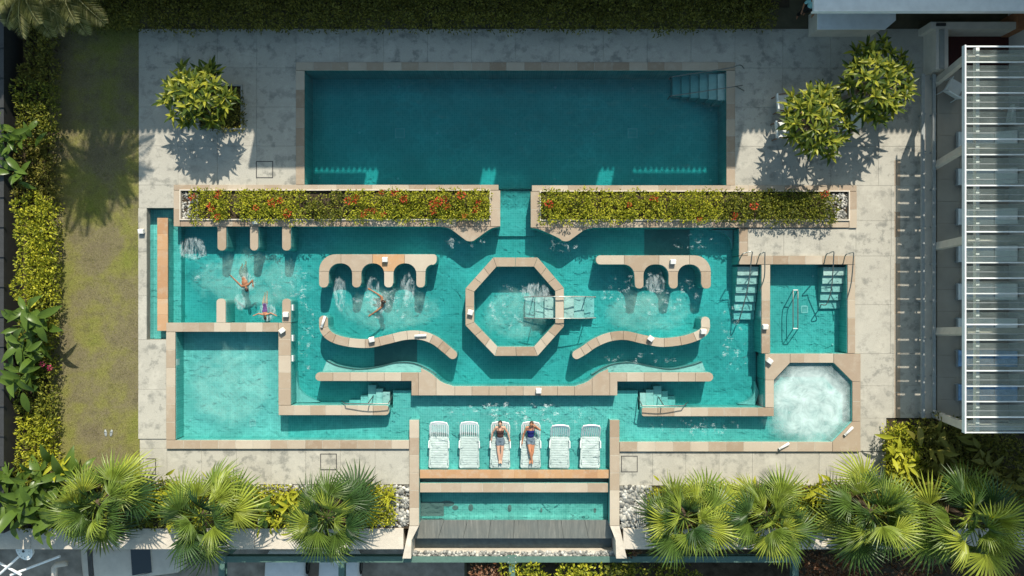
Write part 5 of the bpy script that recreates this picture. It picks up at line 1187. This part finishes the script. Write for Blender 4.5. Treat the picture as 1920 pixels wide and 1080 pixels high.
def person(name, label, J, skin_m, hair_m, clothes, loc, rz=0, long_hair=False, cat='person', scale=1.0):
    """J: joints in local metres. clothes: list of (part name, material, [(pts, radii)...])"""
    root = empty(name, loc, label, cat, rz=R(rz)); root.scale = (scale,)*3; m = MB(); V = {k: Vector(v) for k, v in J.items()}
    pel, chest, neck, head = V['pelvis'], V['chest'], V['neck'], V['head']
    sh_l, sh_r = V['shoulder_l'], V['shoulder_r']; hp_l, hp_r = V['hip_l'], V['hip_r']
    wst = pel.lerp(chest, .5)
    ax = (sh_r-sh_l).normalized(); upv = (neck-pel).normalized(); fr = upv.cross(ax).normalized()*-1   # front of the chest
    Bm = Matrix((ax, fr, upv)).transposed().to_4x4()
    m.ell(chest, (.155, .10, .17), 12, 8, Bm); m.ell(wst, (.125, .085, .14), 12, 8, Bm); m.ell(pel, (.155, .105, .12), 12, 8, Bm)
    cap_chain(m, [sh_l, neck-upv*.03, sh_r], [.055, .06, .055])
    cap_chain(m, [neck-upv*.04, neck, head-(head-neck).normalized()*.06], [.055, .048, .05])
    hu = (head-neck).normalized(); face = V['face'].normalized() if 'face' in V else fr
    face = (face-hu*face.dot(hu)).normalized(); hx = face.cross(hu)
    Hm = Matrix((hx, face, hu)).transposed().to_4x4()
    m.ell(head, (.075, .092, .112), 14, 10, Hm); m.ell(head+face*.035-hu*.06, (.05, .05, .05), 10, 6, Hm)          # skull and jaw
    m.ell(head+face*.094-hu*.018, (.012, .018, .022), 6, 5, Hm)                                                    # nose
    for s in (-1, 1): m.ell(head+hx*.076*s-hu*.01, (.010, .018, .028), 6, 5, Hm)                                    # ears
    for s in 'lr':
        S, E, Wr = V['shoulder_'+s], V['elbow_'+s], V['wrist_'+s]; cap_chain(m, [S, S.lerp(E, .5), E], [.052, .045, .037]); cap_chain(m, [E, E.lerp(Wr, .35), Wr], [.037, .038, .026])
        side = V.get('thumb_'+s, ax*(1 if s == 'l' else -1)+fr); hand(m, Wr, V.get('fing_'+s, Wr-E), fr, side)
        Hh, K, A, T = V['hip_'+s], V['knee_'+s], V['ankle_'+s], V['toe_'+s]
        cap_chain(m, [Hh, Hh.lerp(K, .4), K], [.088, .076, .055]); cap_chain(m, [K, K.lerp(A, .3), A], [.054, .055, .036]); cap_chain(m, [A, A.lerp(T, .6), T], [.04, .036, .026])
    remeshed('body', m, skin_m, root, .0115)
    h = MB(); h.ell(head+hu*.022-face*.022, (.086, .092, .108), 14, 10, Hm)
    if long_hair:
        b = head-face*.07; cap_chain(h, [b, b-hu*.1-face*.0, b-hu*.2+hx*.02], [.075, .06, .03])
    hair = remeshed('hair', h, hair_m, root, .014, 3)
    for s in (-1, 1): MB().ell(head+face*.086+hx*.032*s+hu*.012, (.014, .008, .008), 8, 5, Hm).build('eye', 'black', root, False)
    MB().ell(head+face*.083-hu*.06, (.024, .008, .007), 8, 5, Hm).build('mouth', 'terracotta', root, False)
    for (pn, pm, chains) in clothes:
        c = MB()
        for (kind, args) in chains:
            if kind == 'torso':
                c.ell(chest-upv*.03, (.165, .112, .15), 12, 8, Bm); c.ell(wst, (.136, .097, .16), 12, 8, Bm)
            elif kind == 'hips': c.ell(pel, (.170, .118, .12), 12, 8, Bm); c.ell(pel.lerp(wst, .35), (.148, .108, .08), 12, 8, Bm)
            elif kind == 'legs':
                for s in 'lr': Hh, K = V['hip_'+s], V['knee_'+s]; cap_chain(c, [Hh, Hh.lerp(K, args)], [.10, .088])
            elif kind == 'shins':
                for s in 'lr': cap_chain(c, [V['knee_'+s], V['ankle_'+s]], [.075, .06])
            elif kind == 'sleeves':
                for s in 'lr': S, E = V['shoulder_'+s], V['elbow_'+s]; cap_chain(c, [chest+upv*.08, S, S.lerp(E, args)], [.1, .075, .062])
            elif kind == 'straps':
                for s in (-1, 1): cap_chain(c, [chest+upv*.08+ax*.075*s+fr*.085, chest+upv*.17+ax*.075*s+fr*.045, chest+upv*.18+ax*.075*s-fr*.03], [.016, .016, .016], 6)
        remeshed(pn, c, pm, root, .013, 3)
    return root
bk = R(22); cb, sb = math.cos(bk), math.sin(bk)
def L_(x, d, up=0):      # point on the reclined back, d metres above the hinge
    return (x, .28+d*cb-up*sb, .05+d*sb+up*cb)
w1 = dict(pelvis=(0,.20,.09), chest=L_(0,.34,.06), neck=L_(0,.53,.06), head=L_(0,.68,.10), face=(0,-.1,1), shoulder_l=L_(-.16,.47,.05), shoulder_r=L_(.16,.47,.05),
          elbow_l=(-.30,.48,.16), elbow_r=(.30,.47,.16), wrist_l=(-.34,.26,.10), wrist_r=(.36,.22,.10), hip_l=(-.085,.14,.08), hip_r=(.085,.14,.08), knee_l=(-.075,-.28,.09), knee_r=(.07,-.28,.09),
          ankle_l=(-.03,-.66,.05), ankle_r=(.035,-.66,.05), toe_l=(-.035,-.72,.15), toe_r=(.05,-.73,.14))
p = W(938, 833, WZ)
person('person', 'woman in brown tank top and grey shorts lying on a white lounger', w1, 'skin_fair', 'hair_dark', [('tank_top', 'top_brown', [('torso', 0), ('straps', 0)]), ('shorts', 'denim', [('hips', 0), ('legs', .32)])], (p.x, p.y, WZ-.045), long_hair=True)
w2 = dict(w1); w2.update(elbow_r=(.36,.62,.36), wrist_r=(.14,.82,.42), fing_r=(-.5,.2,-.05), elbow_l=(-.27,.42,.14), wrist_l=(-.33,.12,.08), knee_l=(-.02,-.26,.20), knee_r=(.08,-.28,.10), ankle_l=(.05,-.62,.12), ankle_r=(-.02,-.66,.05), toe_l=(.06,-.74,.15), toe_r=(-.04,-.74,.14), head=L_(.02,.67,.12), face=(-.1,-.35,1))
p = W(995, 833, WZ)
person('person', 'woman in navy top and denim shorts lying with one hand at her head', w2, 'skin_warm', 'hair_brown', [('top', 'top_navy', [('torso', 0), ('straps', 0)]), ('shorts', 'denim', [('hips', 0), ('legs', .25)])], (p.x, p.y, WZ-.045))
# swimmers: local +Y is the way the head points, z 0 = water surface
s1 = dict(pelvis=(0,-.42,-.10), chest=(0,-.02,.0), neck=(0,.18,.05), head=(0,.33,.04), face=(0,.5,-1), shoulder_l=(-.19,.12,.02), shoulder_r=(.19,.12,.02), elbow_l=(-.40,.0,.05), elbow_r=(.34,-.16,.05), wrist_l=(-.36,.18,.03), wrist_r=(.48,-.42,.06),
          hip_l=(-.09,-.50,-.12), hip_r=(.09,-.50,-.12), knee_l=(-.12,-.78,-.38), knee_r=(.12,-.74,-.40), ankle_l=(-.10,-.98,-.72), ankle_r=(.12,-.92,-.76), toe_l=(-.1,-1.08,-.78), toe_r=(.12,-1.02,-.82))
p = W(459, 530, WZ); person('person', 'swimmer with tanned back and grey shorts, head towards the plunge pool', s1, 'skin_tan', 'hair_dark', [('shorts', 'shorts_grey', [('hips', 0), ('legs', .75)])], (p.x, p.y, WZ), 197, scale=.82)
s2 = dict(s1); s2.update(elbow_l=(-.36,.08,.05), wrist_l=(-.56,.20,.04), elbow_r=(.36,.06,.02), wrist_r=(.60,.14,-.01), knee_l=(-.10,-.84,-.22), knee_r=(.1,-.80,-.3), ankle_l=(-.10,-1.08,-.36), ankle_r=(.1,-1.04,-.6), toe_l=(-.1,-1.2,-.34), toe_r=(.1,-1.14,-.58))
p = W(497, 585, WZ); person('person', 'swimmer in purple patterned swimsuit beside the plunge pool wall', s2, 'skin_warm', 'hair_dark', [('swimsuit', 'swim_purple', [('torso', 0), ('hips', 0)])], (p.x, p.y, WZ+.02), 184, long_hair=True, scale=.68)
s3 = dict(pelvis=(0,-.22,-.40), chest=(0,-.06,-.10), neck=(0,.0,.07), head=(0,.06,.19), face=(0,1,-.2), shoulder_l=(-.20,-.04,.03), shoulder_r=(.20,-.04,.03), elbow_l=(-.36,-.24,.07), elbow_r=(.36,-.26,.07), wrist_l=(-.50,-.46,.06), wrist_r=(.50,-.48,.06),
          hip_l=(-.09,-.26,-.46), hip_r=(.09,-.26,-.46), knee_l=(-.12,-.10,-.80), knee_r=(.12,-.12,-.80), ankle_l=(-.12,-.44,-.88), ankle_r=(.12,-.46,-.88), toe_l=(-.12,-.56,-.92), toe_r=(.12,-.58,-.92))
p = W(718, 566, WZ); person('person', 'bather with both arms swept back in front of the left comb wall', s3, 'skin_tan', 'hair_dark', [('swim_top', 'swim_dark', [('torso', 0), ('hips', 0)])], (p.x, p.y, WZ), -88, scale=.95)
st_ = dict(pelvis=(0,0,.92), chest=(0,.02,1.26), neck=(0,.02,1.46), head=(0,-.0,1.61), face=(0,-1,-.3), shoulder_l=(-.19,.02,1.40), shoulder_r=(.19,.02,1.40), elbow_l=(-.26,-.02,1.12), elbow_r=(.26,-.04,1.12), wrist_l=(-.22,-.22,.98), wrist_r=(.24,-.20,.96),
           hip_l=(-.09,0,.88), hip_r=(.09,0,.88), knee_l=(-.1,-.06,.48), knee_r=(.1,.08,.48), ankle_l=(-.1,-.02,.08), ankle_r=(.1,.2,.08), toe_l=(-.1,-.16,.04), toe_r=(.1,.06,.04))
p = W(1500, 30, 0); person('person', 'person in teal shirt and black trousers standing by the bar counter', st_, 'skin_tan', 'hair_dark', [('shirt', 'shirt_teal', [('torso', 0), ('sleeves', .7)]), ('trousers', 'black', [('hips', 0), ('legs', .98), ('shins', 0)])], (p.x, p.y, .004), -20)
